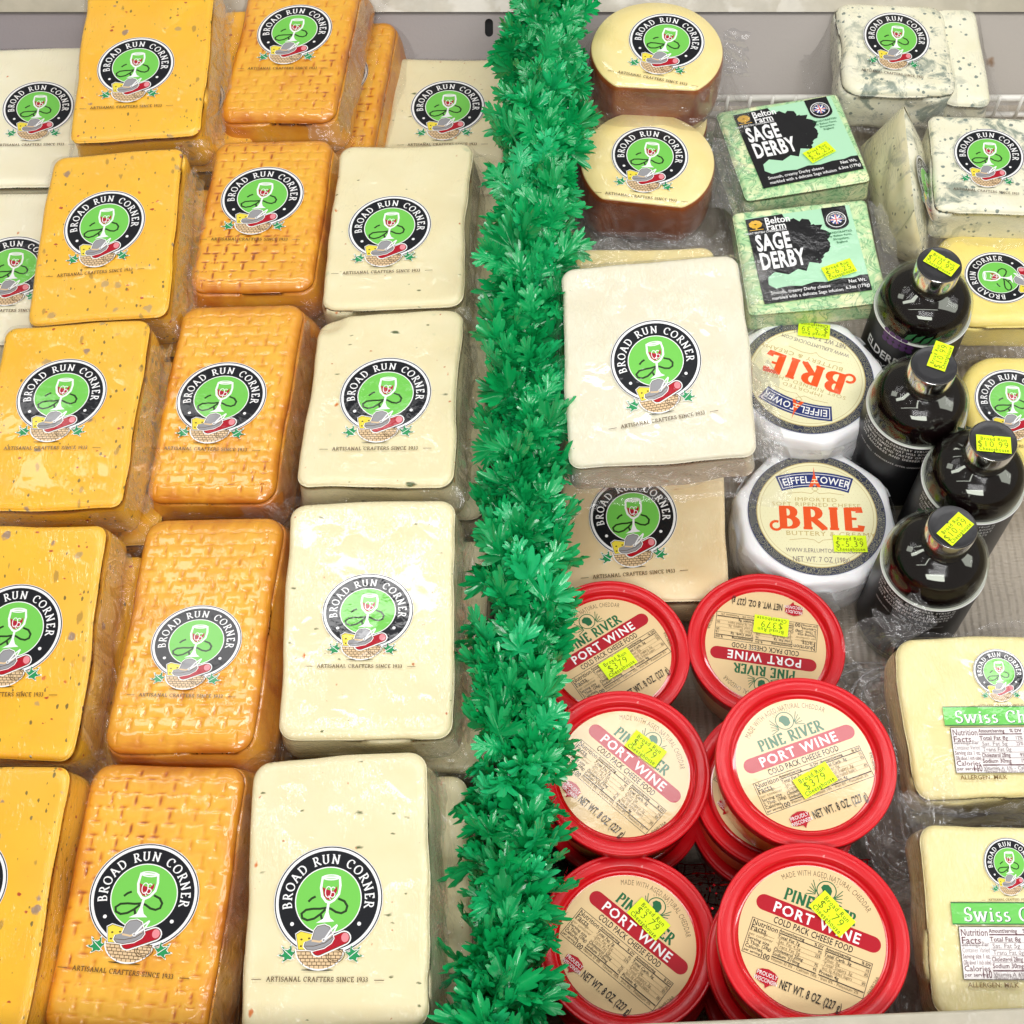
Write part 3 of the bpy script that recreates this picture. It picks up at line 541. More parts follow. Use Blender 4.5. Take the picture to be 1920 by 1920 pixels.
# ------------------------------------------------------------------ swiss print (metres; x0 = left end of the banner)
def swiss_print():
    a = Art(); W = .078
    a.rect(0, -.0062, W, .0062, I_BAN); a.rect(0, .0056, W, .0062, I_FOR); a.rect(0, -.0062, W, -.0056, I_FOR)
    serif_text(a, "Swiss Cheese", .0078, I_FOR, W / 2 + .00035, -.0008, thick=.17, thin=.08, sp=.10, xs=1.0); serif_text(a, "Swiss Cheese", .0078, I_WHITE, W / 2, -.0005, thick=.15, thin=.06, sp=.10, xs=1.0)
    x0, x1, y1, y0 = .003, W - .003, -.0073, -.0362
    a.rect(x0, y0, x1, y1, I_DARK); t = .0003; a.rect(x0 + t, y0 + t, x1 - t, y1 - t, I_PAPER)
    nutrition(a, x0, y0, x1, y1, I_WINE2, I_TXT, [("Nutrition", 1, .13), ("Facts", 1, .13), ("Servings Per", 0, .09), ("Container Varied", 0, .09), ("Serving size 1 oz.", 1, .085), ("(28g about 1 inch cube)", 1, .08), ("Calories", 1, .105), ("per serving", 1, .07)],
        [("Total Fat 8g", "12%", 1), ("Sat. Fat 5g", "25%", 0), ("Trans Fat 0g", "", 0), ("Cholesterol 28mg", "9%", 1), ("Sodium 30mg", "1%", 1)],
        [("Total Carb. 1g", "0%", 1), ("Fiber 0g", "0%", 0), ("Sugars 0g", "", 0), ("Protein 8g", "", 1)], ["Vitamin A 6% - Calcium 20% - Iron 0%", "*Percent Daily Values are based on a 2,000 calorie diet"], "110")
    text(a, "ALLERGEN: MILK", .0026, I_TGOLD, x0 + .002, y0 - .0028, align=0, bold=.012)
    return a.mesh("swiss_print")
I_WINE2 = ink("print_dark_wine", (.12, .04, .05))
SWISS = swiss_print()

# ------------------------------------------------------------------ cheese bodies
def rr_point(dx, dy, hw, hl, rc):
    cx = max(-(hw - rc), min(hw - rc, dx)); cyy = max(-(hl - rc), min(hl - rc, dy)); qx, qy = dx - cx, dy - cyy; q = math.hypot(qx, qy)
    if q < 1e-9: return dx, dy
    return cx + rc * qx / q, cyy + rc * qy / q
def slab_mesh(name, w_, l_, t_, re=.004, rc=.008, draft=.003, nx=34, ny=46, seed=0, wob=.0012, sag=.0006, topfn=None, bend=0., mats=None, chip=()):
    hw, hl = w_ / 2, l_ / 2; sd = Vector((seed * 3.7, seed * 1.3, seed * 2.1))
    fa = lambda u: math.copysign(1 - (1 - abs(u)) ** 1.6, u)
    A = [fa(-1 + 2 * i / nx) for i in range(nx + 1)]; Bv = [fa(-1 + 2 * j / ny) for j in range(ny + 1)]
    V = []; st = []
    def warp(x, y, z, s):
        n1 = noise.noise(Vector((x * 16, y * 16, z * 20)) + sd); n2 = noise.noise(Vector((x * 16 + 9, y * 16, z * 20)) + sd)
        n3 = noise.noise(Vector((x * 45, y * 45, z * 45)) + sd)
        k = s * s
        return x + wob * k * (n1 * 1.8 + n3 * .5), y + wob * k * (n2 * 1.8 + n3 * .4)
    for j in range(ny + 1):
        for i in range(nx + 1):
            a, b = A[i], Bv[j]; s = max(abs(a), abs(b))
            if s < 1e-6: x = y = 0.
            else:
                px, py = rr_point(a / s * hw, b / s * hl, hw, hl, rc); x, y = px * s, py * s
            d = (1 - s) * min(hw, hl); z = 0.
            if d < re: z = -(re - math.sqrt(max(0, re * re - (re - d) ** 2)))
            z -= sag * (noise.noise(Vector((x * 30, y * 30, 0)) + sd) * .5 + .5) * min(1, s * 1.2)
            for (qx, qy, qr, qd) in chip:
                dd = math.hypot(x - qx, y - qy) / qr
                if dd < 1: z -= qd * (1 - dd * dd) ** 2
            sv = max(0., (s - .72) / .28) ** 2 * .6
            if topfn: dz, c = topfn(x, y, s); z += dz; sv = max(sv, c)
            x, y = warp(x, y, 0, s); V.append((x, y, z)); st.append(sv)
    F = []; idx = lambda i, j: j * (nx + 1) + i
    for j in range(ny):
        for i in range(nx): F.append((idx(i, j), idx(i + 1, j), idx(i + 1, j + 1), idx(i, j + 1)))
    per = [idx(i, 0) for i in range(nx)] + [idx(nx, j) for j in range(ny)] + [idx(i, ny) for i in range(nx, 0, -1)] + [idx(0, j) for j in range(ny, 0, -1)]
    prev = per; nz = 8
    for k in range(1, nz + 1):
        f = k / nz; row = []
        for p in per:
            x, y, z0 = V[p]; c = rr_point(x * 1.2, y * 1.2, hw, hl, rc); d = math.hypot(x, y) or 1
            off = draft * min(1, f * 1.15) + wob * 1.4 * noise.noise(Vector((x * 30, y * 30, f * 1.6)) + sd) - (.0022 if k == nz else 0)
            nxn = (1 if x > 0 else -1) * max(0, (abs(x) - (hw - rc)) / rc) ** 1; nyn = (1 if y > 0 else -1) * max(0, (abs(y) - (hl - rc)) / rc)
            m = math.hypot(nxn, nyn) or 1
            row.append(len(V)); V.append((x + nxn / m * off, y + nyn / m * off, z0 + (-t_ - z0) * f)); st.append(.45 + .35 * noise.noise(Vector((x * 25, y * 25, f)) + sd))
        n = len(per)
        for i in range(n): F.append((prev[i], row[i], row[(i + 1) % n], prev[(i + 1) % n])[::-1])
        prev = row
    F.append(tuple(prev))
    me = bpy.data.meshes.new(name); me.from_pydata(V, [], F); me.polygons.foreach_set('use_smooth', [True] * len(F))
    at_ = me.attributes.new('stain', 'FLOAT', 'POINT'); at_.data.foreach_set('value', st)
    for m in (mats or []): me.materials.append(m)
    me.update(); return me
def weave(seed):
    px, py = .0150, .0086
    def f(x, y, s):
        fade = max(0., min(1., (1.02 - s) / .10)); jn = noise.noise(Vector((x * 20, y * 20, seed))) * .0012; x += jn; y += jn * .7
        y += (noise.noise(Vector((x * 9, y * 9, seed + 9)))) * .0015; r = math.floor(y / py); fy = y / py - r; xo = x / px + (r % 2) * .5; fx = xo - math.floor(xo)
        # vertical nick at cell border within row; horizontal nick along row border in mid of cell
        dv = min(fx, 1 - fx) * px; vv = math.exp(-(dv / .0007) ** 2) * max(0, 1 - ((fy - .5) / .46) ** 2)
        fy2 = min(fy, 1 - fy) * py
        dh = math.exp(-(fy2 / .0007) ** 2) * max(0, 1 - (abs(fx - .5) / .26) ** 2)
        q = max(vv, dh * .95); rnd = .45 + .9 * abs(noise.noise(Vector((math.floor(xo) * .9, r * .77, seed))))
        pil = (1 - (2 * fy - 1) ** 2) * .00015
        c = q * fade * (.45 + 1.5 * max(0, noise.noise(Vector((x * 14, y * 14, seed + 4)))) )
        return (-q * .0017 * rnd + pil) * fade, min(1., c * 1.0)
    return f
def film_skirt(parent, outline, ztop, zbot, flare, seed, mat, name="plastic_wrap", draft=.003, rag=.004):
    """loose wrap round the sides: hugs the rim, flares to a crumpled seam"""
    sd = Vector((seed * 5.1, seed * 2.3, seed)); rows = 11; V = []; n = len(outline)
    for j in range(rows + 1):
        f = j / rows
        for i, (x, y, nx_, ny_) in enumerate(outline):
            q = Vector((x * 34, y * 34, f * .8)) + sd; q2 = Vector((x * 95, y * 95, f * 1.0)) + sd
            corner = min(1., abs(nx_ * ny_) * 2.2)
            loc = .6 + .9 * abs(noise.noise(Vector((x * 12, y * 12, 3)) + sd)) + corner * 1.1
            off = .0010 + draft * min(1, f * 1.3) + flare * loc * f ** 1.5 + (max(0, noise.noise(q) + .15) * .0042 + abs(noise.noise(q2)) * .0012) * f
            z = ztop + (zbot - ztop) * min(1, f * 1.12) + (noise.noise(q + Vector((7, 0, 0))) * .005 + noise.noise(q2 + Vector((5, 0, 0))) * .0010) * f
            if j == rows: off += rag * (noise.noise(Vector((x * 200, y * 200, 1)) + sd) + .5)
            V.append((x + nx_ * off, y + ny_ * off, z))
    F = [(j * n + i, (j + 1) * n + i, (j + 1) * n + (i + 1) % n, j * n + (i + 1) % n) for j in range(rows) for i in range(n)]
    return link_mesh(name, V, F, mat, parent)
def rr_outline(w_, l_, rc, n=56):
    hw, hl = w_ / 2, l_ / 2; out = []
    for (cx, cyy, a0) in ((hw - rc, hl - rc, 0), (-(hw - rc), hl - rc, 90), (-(hw - rc), -(hl - rc), 180), (hw - rc, -(hl - rc), 270)):
        for k in range(13):
            a = math.radians(a0 + 90 * k / 12); out.append((cx + rc * math.cos(a), cyy + rc * math.sin(a), math.cos(a), math.sin(a)))
    res = []
    for i, p in enumerate(out):
        q = out[(i + 1) % len(out)]; res.append(p); d = math.hypot(q[0] - p[0], q[1] - p[1]); m = int(d / .0035)
        for k in range(1, m): t = k / m; res.append(tuple(p[c] + (q[c] - p[c]) * t for c in range(4)))
    return res
def film_sheet(parent, p0, ux, uy, seed, mat, nx=26, ny=16, amp=.004, name="film_flap"):
    """a loose crumpled piece of wrap spanned by two vectors"""
    p0, ux, uy = Vector(p0), Vector(ux), Vector(uy); nn = ux.cross(uy).normalized(); sd = Vector((seed * 4.3, seed, seed * 2.2)); V = []
    for j in range(ny + 1):
        for i in range(nx + 1):
            u, v = i / nx, j / ny; p = p0 + ux * u + uy * v; lu = ux.length * u; lv = uy.length * v; r = Vector((lu * 85, lv * 16, 2)) + sd
            fr = v
            p = p + nn * (noise.noise(r) * amp + noise.noise(Vector((lu * 190, lv * 35, 9)) + sd) * amp * .3) * (.25 + fr) + uy * (noise.noise(Vector((u * 5, 1, 0)) + sd) * .35 * fr) + ux * (noise.noise(Vector((v * 3, 5, 0)) + sd) * .12)
            V.append(p)
    F = [(j * (nx + 1) + i, j * (nx + 1) + i + 1, (j + 1) * (nx + 1) + i + 1, (j + 1) * (nx + 1) + i) for j in range(ny) for i in range(nx)]
    return link_mesh(name, V, F, mat, parent)
def lathe(name, prof, mat, parent=None, n=72, mi=None, rfun=None, seg_mat=None, smooth=True, loc=None):
    V = []; F = []; MI = []
    for (r, z) in prof:
        for i in range(n):
            a = 2 * math.pi * i / n; k = rfun(a, r, z) if rfun else 1.; V.append((r * k * math.cos(a), r * k * math.sin(a), z))
    for j in range(len(prof) - 1):
        for i in range(n): F.append((j * n + i, j * n + (i + 1) % n, (j + 1) * n + (i + 1) % n, (j + 1) * n + i)); MI.append(seg_mat[j] if seg_mat else 0)
    if prof[0][0] > 1e-5: F.append(tuple(range(n))[::-1]); MI.append(MI[0])
    if prof[-1][0] > 1e-5: b = (len(prof) - 1) * n; F.append(tuple(b + i for i in range(n))); MI.append(MI[-2] if len(MI) > 1 else 0)
    return link_mesh(name, V, F, mat, parent, MI, smooth, loc)

# ------------------------------------------------------------------ cheese materials
RD = (.42, .05, .01); OR = (.62, .16, .01); GN = (.07, .10, .02); MV = (.34, .22, .13)
def ext_yellow(nt, v, col):
    n = noise_tex(nt, v, 9, 2); return mixc(nt, ramp(nt, n.outputs['Fac'], [(.4, (0, 0, 0)), (.75, (1, 1, 1))]), col, (.88, .47, .045))
M_PEP = mat_cheese("pepper_cheddar", (.90, .50, .018), (.86, .44, .012), [(85, .26, .14, (.52, .33, .10), (1, 1, 1)), (90, .24, .08, MV, (1, 1, 1)), (150, .26, .22, (.50, .28, .03), (1, .5, 1)), (330, .28, .22, (.20, .14, .02), (1, .6, 1)), (240, .24, .10, RD, (.7, 1, 1)), (140, .20, .08, OR, (1, 1, 1))], .55, extra=ext_yellow)
M_HAV = mat_cheese("herb_jack", (.80, .72, .45), (.78, .68, .40), [(110, .17, .12, GN, (.5, 1, 1)), (120, .15, .11, OR, (1, .6, 1)), (190, .16, .12, (.5, .16, .04), (1, 1, 1)), (60, .16, .20, (.62, .60, .36), (1, 1, 1)), (260, .2, .10, (.16, .17, .06), (.5, 1, 1))], .6)
M_HAVW = mat_cheese("pepper_jack_white", (.86, .81, .60), (.84, .78, .55), [(90, .18, .07, GN, (.6, 1, 1)), (75, .18, .09, RD, (1, .6, 1)), (110, .14, .08, OR, (1, 1, 1))], .6)
M_MUE = mat_cheese("pale_muenster", (.72, .68, .52), (.70, .64, .46), [], 1.8)
M_MUT = mat_cheese("tan_muenster", (.86, .70, .42), (.80, .60, .32), [(45, .4, .2, (.78, .54, .27), (1, .5, 1))], 1.0)
M_SWI = mat_cheese("swiss_cheese", (.80, .71, .36), (.78, .66, .28), [], 1.4)
M_GOU = mat_cheese("yellow_gouda", (.88, .73, .22), (.86, .68, .17), [], .8)
def ext_blue(nt, v, col):
    n = noise_tex(nt, v, 52, 6, .68, .7); n2 = noise_tex(nt, v, 17, 3)
    f = math_n(nt, 'MULTIPLY', ramp(nt, n.outputs['Fac'], [(.50, (0, 0, 0)), (.60, (1, 1, 1))]), ramp(nt, n2.outputs['Fac'], [(.42, (0, 0, 0)), (.60, (1, 1, 1))]))
    return mixc(nt, math_n(nt, 'MULTIPLY', f, .85), col, (.16, .22, .18))
M_BLU = mat_cheese("blue_cheese", (.84, .82, .64), (.80, .77, .55), [(230, .34, .35, (.20, .25, .21), (1, 1, 1))], 1.0, extra=ext_blue, sss=.05)
def ext_rind(nt, v, col): return mixc(nt, ramp(nt, noise_tex(nt, v, 60, 4, .6, .5).outputs['Fac'], [(.55, (0, 0, 0)), (.68, (1, 1, 1))]), col, (.50, .48, .34))
M_BLR = mat_cheese("blue_cheese_rind", (.82, .76, .50), (.76, .68, .40), [(260, .3, .2, (.3, .28, .2), (1, 1, 1))], 1.2, extra=ext_rind, sss=.05)
def ext_sage(nt, v, col):
    n = noise_tex(nt, v, 20, 4, .6, 2.0); f = ramp(nt, n.outputs['Fac'], [(.40, (0, 0, 0)), (.52, (1, 1, 1)), (.60, (.25, .25, .25))])
    n3 = noise_tex(nt, v, 60, 3, .5, 3.); f3 = ramp(nt, n3.outputs['Fac'], [(.50, (0, 0, 0)), (.56, (.8, .8, .8)), (.60, (0, 0, 0))])
    return mixc(nt, f3, mixc(nt, f, col, (.38, .66, .32)), (.05, .30, .12))
M_SAG = mat_cheese("sage_derby", (.82, .85, .50), (.74, .82, .46), [], .8, extra=ext_sage, sss=.05)
def mat_smoked():
    m, nt, b = new_mat("smoked_rind"); v = coords(nt); at_ = N(nt, 'ShaderNodeAttribute', attribute_name='stain')
    n = noise_tex(nt, v, 20, 5, .65, .6); f = math_n(nt, 'ADD', at_.outputs['Fac'], math_n(nt, 'MULTIPLY', math_n(nt, 'SUBTRACT', n.outputs['Fac'], .44), 1.5))
    c = ramp(nt, f, [(.0, (.84, .45, .038)), (.35, (.74, .32, .020)), (.7, (.52, .15, .010)), (1., (.24, .06, .008))]); nt.links.new(c, b.inputs['Base Color'])
    setp(b, Roughness=.38, Subsurface_Weight=.06, Subsurface_Scale=.004); coat(nt, b, .25, .05, 1.0); return m
M_SMK = mat_smoked()
M_RIND = mat_cheese("brown_smoked_rind", (.34, .085, .018), (.20, .045, .010), [], .8, .35, .03, seed=3)
M_PROV = mat_cheese("provolone_face", (.90, .74, .34), (.88, .70, .28), [], .45)
F_FILM = mat_film("clear_wrap", .035, .8, gloss=.7, fmax=.26, hazecol=(.95, .94, .93)); F_FILM2 = mat_film("crumpled_wrap", .11, .5, gloss=.9, fmax=.34, hazecol=(.95, .94, .95)); F_CLAM = mat_film("clamshell_plastic", .07, .7, scale=.5)

# ------------------------------------------------------------------ the cold case (setting)
FLOOR_Z = -.145; WY = .49; LEAN = math.radians(43)
def m_shelf():
    m, nt, b = new_mat("ribbed_liner"); v = coords(nt)
    w_ = N(nt, 'ShaderNodeTexWave', wave_type='BANDS', bands_direction='X'); w_.inputs['Scale'].default_value = 55; w_.inputs['Distortion'].default_value = 1.5; w_.inputs['Detail'].default_value = 2; nt.links.new(v, w_.inputs['Vector'])
    n = noise_tex(nt, coords(nt, (1, 4, 1)), 160, 3); n2 = noise_tex(nt, v, 7, 3)
    nt.links.new(mixc(nt, n2.outputs['Fac'], (.36, .31, .24), (.50, .44, .36)), b.inputs['Base Color']); setp(b, Roughness=.35, Coat_Weight=.5, Coat_Roughness=.2)
    nt.links.new(bump(nt, n.outputs['Fac'], .8, .0012, bump(nt, w_.outputs['Fac'], .7, .001)), b.inputs['Normal']); return m
def grid_floor():
    V = []; F = []; nx, ny = 40, 30
    for j in range(ny + 1):
        for i in range(nx + 1): x = -.75 + 1.5 * i / nx; y = -.50 + .99 * j / ny; V.append((x, y, FLOOR_Z + .001 * noise.noise(Vector((x * 9, y * 9, 0)))))
    for j in range(ny):
        for i in range(nx): a = j * (nx + 1) + i; F.append((a, a + 1, a + nx + 2, a + nx + 1))
    return struct(link_mesh("case_floor", V, F, m_shelf()))
grid_floor()
def m_wall():
    m, nt, b = new_mat("painted_steel_wall"); v = coords(nt, kind='Generated'); n = noise_tex(nt, coords(nt), 380, 3, .7); n2 = noise_tex(nt, coords(nt), 5, 3)
    g = N(nt, 'ShaderNodeSeparateXYZ'); nt.links.new(v, g.inputs[0])
    c = mixc(nt, ramp(nt, g.outputs[0], [(.3, (0, 0, 0)), (.8, (1, 1, 1))]), (.27, .24, .25), (.42, .385, .34)); c = mixc(nt, math_n(nt, 'MULTIPLY', n2.outputs['Fac'], .3), c, (.20, .17, .14))
    c = flecks(nt, c, coords(nt), 40, .16, .05, (.22, .12, .05)); nt.links.new(c, b.inputs['Base Color']); setp(b, Roughness=.5); nt.links.new(bump(nt, n.outputs['Fac'], .3, .0006), b.inputs['Normal']); return m
M_WALL = m_wall(); M_RAIL = mat_plain("rail_enamel", (.46, .42, .32), .35, coatw=.3, var=.15)
def wy(s): return Vector((0, WY + math.sin(LEAN) * s, FLOOR_Z + math.cos(LEAN) * s))   # s metres up the leaning back wall
def box_pts(x0, x1, s0, s1, d0, d1):
    nrm = Vector((0, -math.cos(LEAN), math.sin(LEAN))); P = []
    for x in (x0, x1):
        for s in (s0, s1):
            for d in (d0, d1): p = wy(s) + nrm * d; P.append((x, p.y, p.z))
    return P, [(0, 1, 3, 2), (4, 6, 7, 5), (0, 4, 5, 1), (2, 3, 7, 6), (0, 2, 6, 4), (1, 5, 7, 3)]
# wall sheet with a real slot cut through it, dark duct behind
def wall_with_slot():
    sx, ss, hw_, hh = -.020, .0655, .0036, .0075
    n0 = Vector((0, -math.cos(LEAN), math.sin(LEAN))); V = []; F = []
    S_TOP = .0785
    def P(x, s, d=0.): p = wy(s) + n0 * d; V.append((x, p.y, p.z)); return len(V) - 1
    loop = [(sx + hw_ * math.cos(a), ss + (hh - hw_) * (1 if math.sin(a) > 0 else -1) + hw_ * math.sin(a)) for a in [2 * math.pi * (k + .5) / 20 for k in range(20)]]
    bx = [(sx + .02 * max(-1, min(1, 1.42 * math.cos(2 * math.pi * (k + .5) / 20))), ss + .011 * max(-1, min(1, 1.42 * math.sin(2 * math.pi * (k + .5) / 20)))) for k in range(20)]
    a = [P(*q) for q in loop]; b = [P(*q) for q in bx]; c = [P(*q, -.004) for q in loop]
    for k in range(20): F.append((a[k], b[k], b[(k + 1) % 20], a[(k + 1) % 20])); F.append((a[k], a[(k + 1) % 20], c[(k + 1) % 20], c[k]))
    x0, x1 = -.75, .75; l, r, lo, hi = sx - .02, sx + .02, ss - .011, ss + .011
    for q in (((x0, 0), (x1, 0), (x1, lo), (x0, lo)), ((x0, hi), (x1, hi), (x1, S_TOP), (x0, S_TOP)), ((x0, lo), (l, lo), (l, hi), (x0, hi)), ((r, lo), (x1, lo), (x1, hi), (r, hi))): F.append([P(*p) for p in q])
    struct(link_mesh("back_wall", V, F, M_WALL, smooth=False))
    P2, F2 = box_pts(-.03, -.01, ss - .012, ss + .012, -.03, -.0045); struct(link_mesh("slot_duct", P2, F2, mat_plain("duct_black", (.01, .01, .01), .8), smooth=False))
wall_with_slot()
P_, F_ = box_pts(-.75, .75, .0785, .30, -.010, .0035); struct(link_mesh("top_rail", P_, F_, M_RAIL, smooth=False))
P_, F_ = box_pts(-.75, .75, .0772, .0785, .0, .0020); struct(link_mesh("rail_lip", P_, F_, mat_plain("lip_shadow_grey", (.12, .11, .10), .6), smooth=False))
# side walls close the well beyond the frame
def slab_box(name, x0, x1, y0, y1, z0, z1, mat, kind=True, parent=None, bev=.0):
    bm = bmesh.new(); bmesh.ops.create_cube(bm, size=1)
    for v in bm.verts: v.co = Vector(((x0 + x1) / 2 + v.co.x * (x1 - x0), (y0 + y1) / 2 + v.co.y * (y1 - y0), (z0 + z1) / 2 + v.co.z * (z1 - z0)))
    if bev: bmesh.ops.bevel(bm, geom=bm.edges[:], offset=bev, segments=3, affect='EDGES', profile=.6)
    me = bpy.data.meshes.new(name); bm.to_mesh(me); bm.free(); me.materials.append(mat)
    if bev: me.polygons.foreach_set('use_smooth', [True] * len(me.polygons))
    o = link_data(name, me, parent)
    return struct(o) if kind else o
slab_box("side_wall", -.76, -.70, -.5, .8, FLOOR_Z - .02, .05, M_RAIL); slab_box("side_wall", .70, .76, -.5, .8, FLOOR_Z - .02, .05, M_RAIL)
# front rail, just caught by the bottom edge of the picture on the right
fr_ = slab_box("front_rail", -.75, .75, -.055, -.0, -.014, 0, M_RAIL, bev=.002); fr_.location = (.097, -.3215, .030); fr_.rotation_euler = (0, 0, .040)
fa_ = slab_box("front_apron", -.75, .75, -.40, -.345, FLOOR_Z - .03, .015, M_RAIL)
# the divider under the garland
M_DIV = mat_plain("divider_black_plastic", (.02, .02, .022), .3, coatw=.6)
dv = thing("divider", "black and smoky plastic divider running back to front under the green garland", "divider", (.006, .09, FLOOR_Z))
slab_box("spine_panel", -.006, .006, -.40, .405, 0, .085, M_DIV, False, dv, .003)
M_SMOKY = mat_film("smoky_acrylic", .25, .3, (.55, .53, .52), .9, .4, (.35, .33, .32))
slab_box("side_panel", -.0088, -.0072, -.40, .405, 0, .095, M_SMOKY, False, dv)
def cam_at(px, py, z):
    P = math.radians(61); c = Vector((0, -CAM_H / math.tan(P), CAM_H)); d = Vector((0, math.cos(P), -math.sin(P))) + Vector((1, 0, 0)) * ((px - 960) / 2866) - Vector((0, math.sin(P), math.cos(P))) * ((py - 960) / 2866)
    return c + d * ((z - c.z) / d.z)
def tube(name, pts, r, mat, parent, n=10):
    V = []; F = []
    for k, p in enumerate(pts):
        p = Vector(p); t = (Vector(pts[min(k + 1, len(pts) - 1)]) - Vector(pts[max(k - 1, 0)])).normalized(); a = t.orthogonal().normalized(); b = t.cross(a)
        for i in range(n): an = 2 * math.pi * i / n; V.append(p + a * r * math.cos(an) + b * r * math.sin(an))
    for k in range(len(pts) - 1):
        for i in range(n): F.append((k * n + i, k * n + (i + 1) % n, (k + 1) * n + (i + 1) % n, (k + 1) * n + i))
    F.append(tuple(range(n))[::-1]); F.append(tuple((len(pts) - 1) * n + i for i in range(n)))
    return link_mesh(name, V, F, mat, parent)

# ------------------------------------------------------------------ blocks of cheese
def block(key, name, label, cat, group, mat, t=.040, re=.005, rc=.009, draft=.003, seed=1, logo=True, logo_me=None, top=None, nx=34, ny=46, skirt=.009, bend=0, wob=.0013, chip=(), film=None, lz=.0006, sag=.0006):
    p = POSE[key]; root = thing(name, label, cat, p['loc'], (p['yaw'], p['pitch'], p['roll']), group)
    me = slab_mesh(name + "_body", p['w'], p['l'], t, re, rc, draft, nx, ny, seed, wob, sag, top, mats=[mat], chip=chip); link_data("cheese_body", me, root)
    if logo and 'lab' in p: add_logo(root, p['lab'], lz, logo_me)
    if skirt: film_skirt(root, rr_outline(p['w'] + .001, p['l'] + .001, rc), -re * .8, -t * .8, skirt, seed, film or F_FILM, draft=draft)
    return root
def lower_copy(root, dx, dy, dz, label, group, drot=0.):
    r = root.copy(); COL.objects.link(r); r['label'] = label; r['group'] = group
    r.matrix_world = root.matrix_world @ Matrix.Translation((dx, dy, dz)) @ Matrix.Rotation(math.radians(drot), 4, 'Z')
    for ch in root.children:
        c = ch.copy(); COL.objects.link(c); c.parent = r
    return r
gY = "golden pepper cheese blocks in the left column"; gS = "basket weave smoked cheese blocks"; gC = "cream herb cheese blocks beside the garland"
yl = {'Y1': "golden flecked block at the top left, resting over the back rail", 'Y2': "golden flecked block second from the back rail, white block peeking out left",
      'Y3': "golden flecked block third from the back, whole logo near the left edge", 'Y4': "golden flecked block whose logo is cut in half by the left edge", 'Y5': "golden flecked block in the bottom left corner, logo mostly out of view"}
sl = {'S1': "smoked basket weave block highest in its column, resting over the back rail", 'S2': "smoked basket weave block second from the back rail, between golden and cream blocks", 'S3': "smoked basket weave block third from the back rail, deep rounded right side",
      'S4': "smoked basket weave block with broad light reflections on its weave, second from the front", 'S5': "smoked basket weave block nearest the front, brown streaks and a large logo"}
cl = {'C5': "cream cheese block at the back, half behind the garland and lying lower than the rest", 'C4': "cream herb block second from the back, its right edge touching the garland", 'C3': "cream herb block third from the back with a dented top left corner",
      'C2': "cream herb block with a shiny white reflection across its top, second from the front", 'C1': "cream herb block nearest the front with orange and green flecks and the largest logo"}
roots = {}
for i, k in enumerate(('Y1', 'Y2', 'Y3', 'Y4', 'Y5')):
    roots[k] = block(k, "pepper_cheese_block", yl[k], "cheese", gY, M_PEP, .040, .0032, .008, .002, 11 + i, wob=.0016, skirt=.008)
for i, k in enumerate(('S1', 'S2', 'S3', 'S4', 'S5')):
    roots[k] = block(k, "smoked_cheese_block", sl[k], "cheese", gS, M_SMK, .036, .0065, .012, .007, 21 + i, top=weave(i * 3.3 + 1), nx=84, ny=140, skirt=.006, wob=.0009, lz=.0009, sag=.0002)
for i, k in enumerate(('C5', 'C4', 'C3', 'C2', 'C1')):
    roots[k] = block(k, "herb_cheese_block", cl[k], "cheese", gC, M_HAV, .042, .0042, .010, .003, 31 + i, skirt=.010, wob=.0018, sag=.0014, chip=((-.046, .070, .018, .006),) if k == 'C3' else (), nx=40, ny=54)
block('W1', "pepper_jack_block", "white red flecked block at the far left edge, upper of two", "cheese", "white pepper blocks at the left edge", M_HAVW, .040, .005, .009, .002, 41, wob=.001)
block('W2', "pepper_jack_block", "white block at the far left edge below another, half hidden by a golden block", "cheese", "white pepper blocks at the left edge", M_HAVW, .040, .005, .009, .002, 42, wob=.001)
for k, dx, dy in (('C4', .021, -.012), ('C3', .016, .004), ('C2', .017, -.01), ('C1', .018, -.002)):
    lower_copy(roots[k], dx, dy, -.046, {'C4': "cream lower layer block, pale strip right of the herb block second from back", 'C3': "cream lower layer block, strip right of the dented herb block", 'C2': "cream lower layer block, strip right of the glaring herb block", 'C1': "cream lower layer block, wide strip right of the front herb block"}[k], "lower layer cream blocks")
for k in ('Y2', 'Y3', 'Y4', 'Y5'): lower_copy(roots[k], .012, -.006, -.044, "golden lower layer block under the golden block " + {'Y2': "second from the back", 'Y3': "third from the back", 'Y4': "with the halved logo", 'Y5': "in the bottom left corner"}[k], "lower layer golden blocks")
for k in ('S2', 'S3', 'S4', 'S5'): lower_copy(roots[k], .004, -.004, -.042, "unseen light-blocking smoked block under the basket weave block " + {'S2': "second from the back", 'S3': "third from the back", 'S4': "second from the front", 'S5': "nearest the front"}[k], "unseen lower layer smoked blocks")  # unseen lower layer, kept to block light under the column
lower_copy(roots['S1'], .024, -.010, -.040, "dark smoked block seen as a strip between top smoked and back cream blocks", "lower layer smoked blocks behind")
lower_copy(roots['Y1'], .030, .000, -.045, "golden block seen as a strip between the top golden and top smoked blocks", "lower golden block at the back")

for i, k in enumerate(('Y1', 'Y2', 'Y3', 'Y4', 'C4', 'C3', 'C2', 'C1', 'S1', 'S3', 'S5')):
    p = POSE[k]; w2, l2 = p['w'] / 2, p['l'] / 2; yl_ = k[0] == 'Y'
    film_sheet(roots[k], (w2 + .0015, -l2 * .96, -.006), (.0005, l2 * 1.75, 0), (.010 if yl_ else .007, -.002, -.019), 60 + i, F_FILM2, 60, 10, .0028)
    film_sheet(roots[k], (w2 - .024, -l2 - .0008, -.008), (.027, .002, 0), (.005, -.010, -.010), 80 + i, F_FILM2, 20, 10, .003)

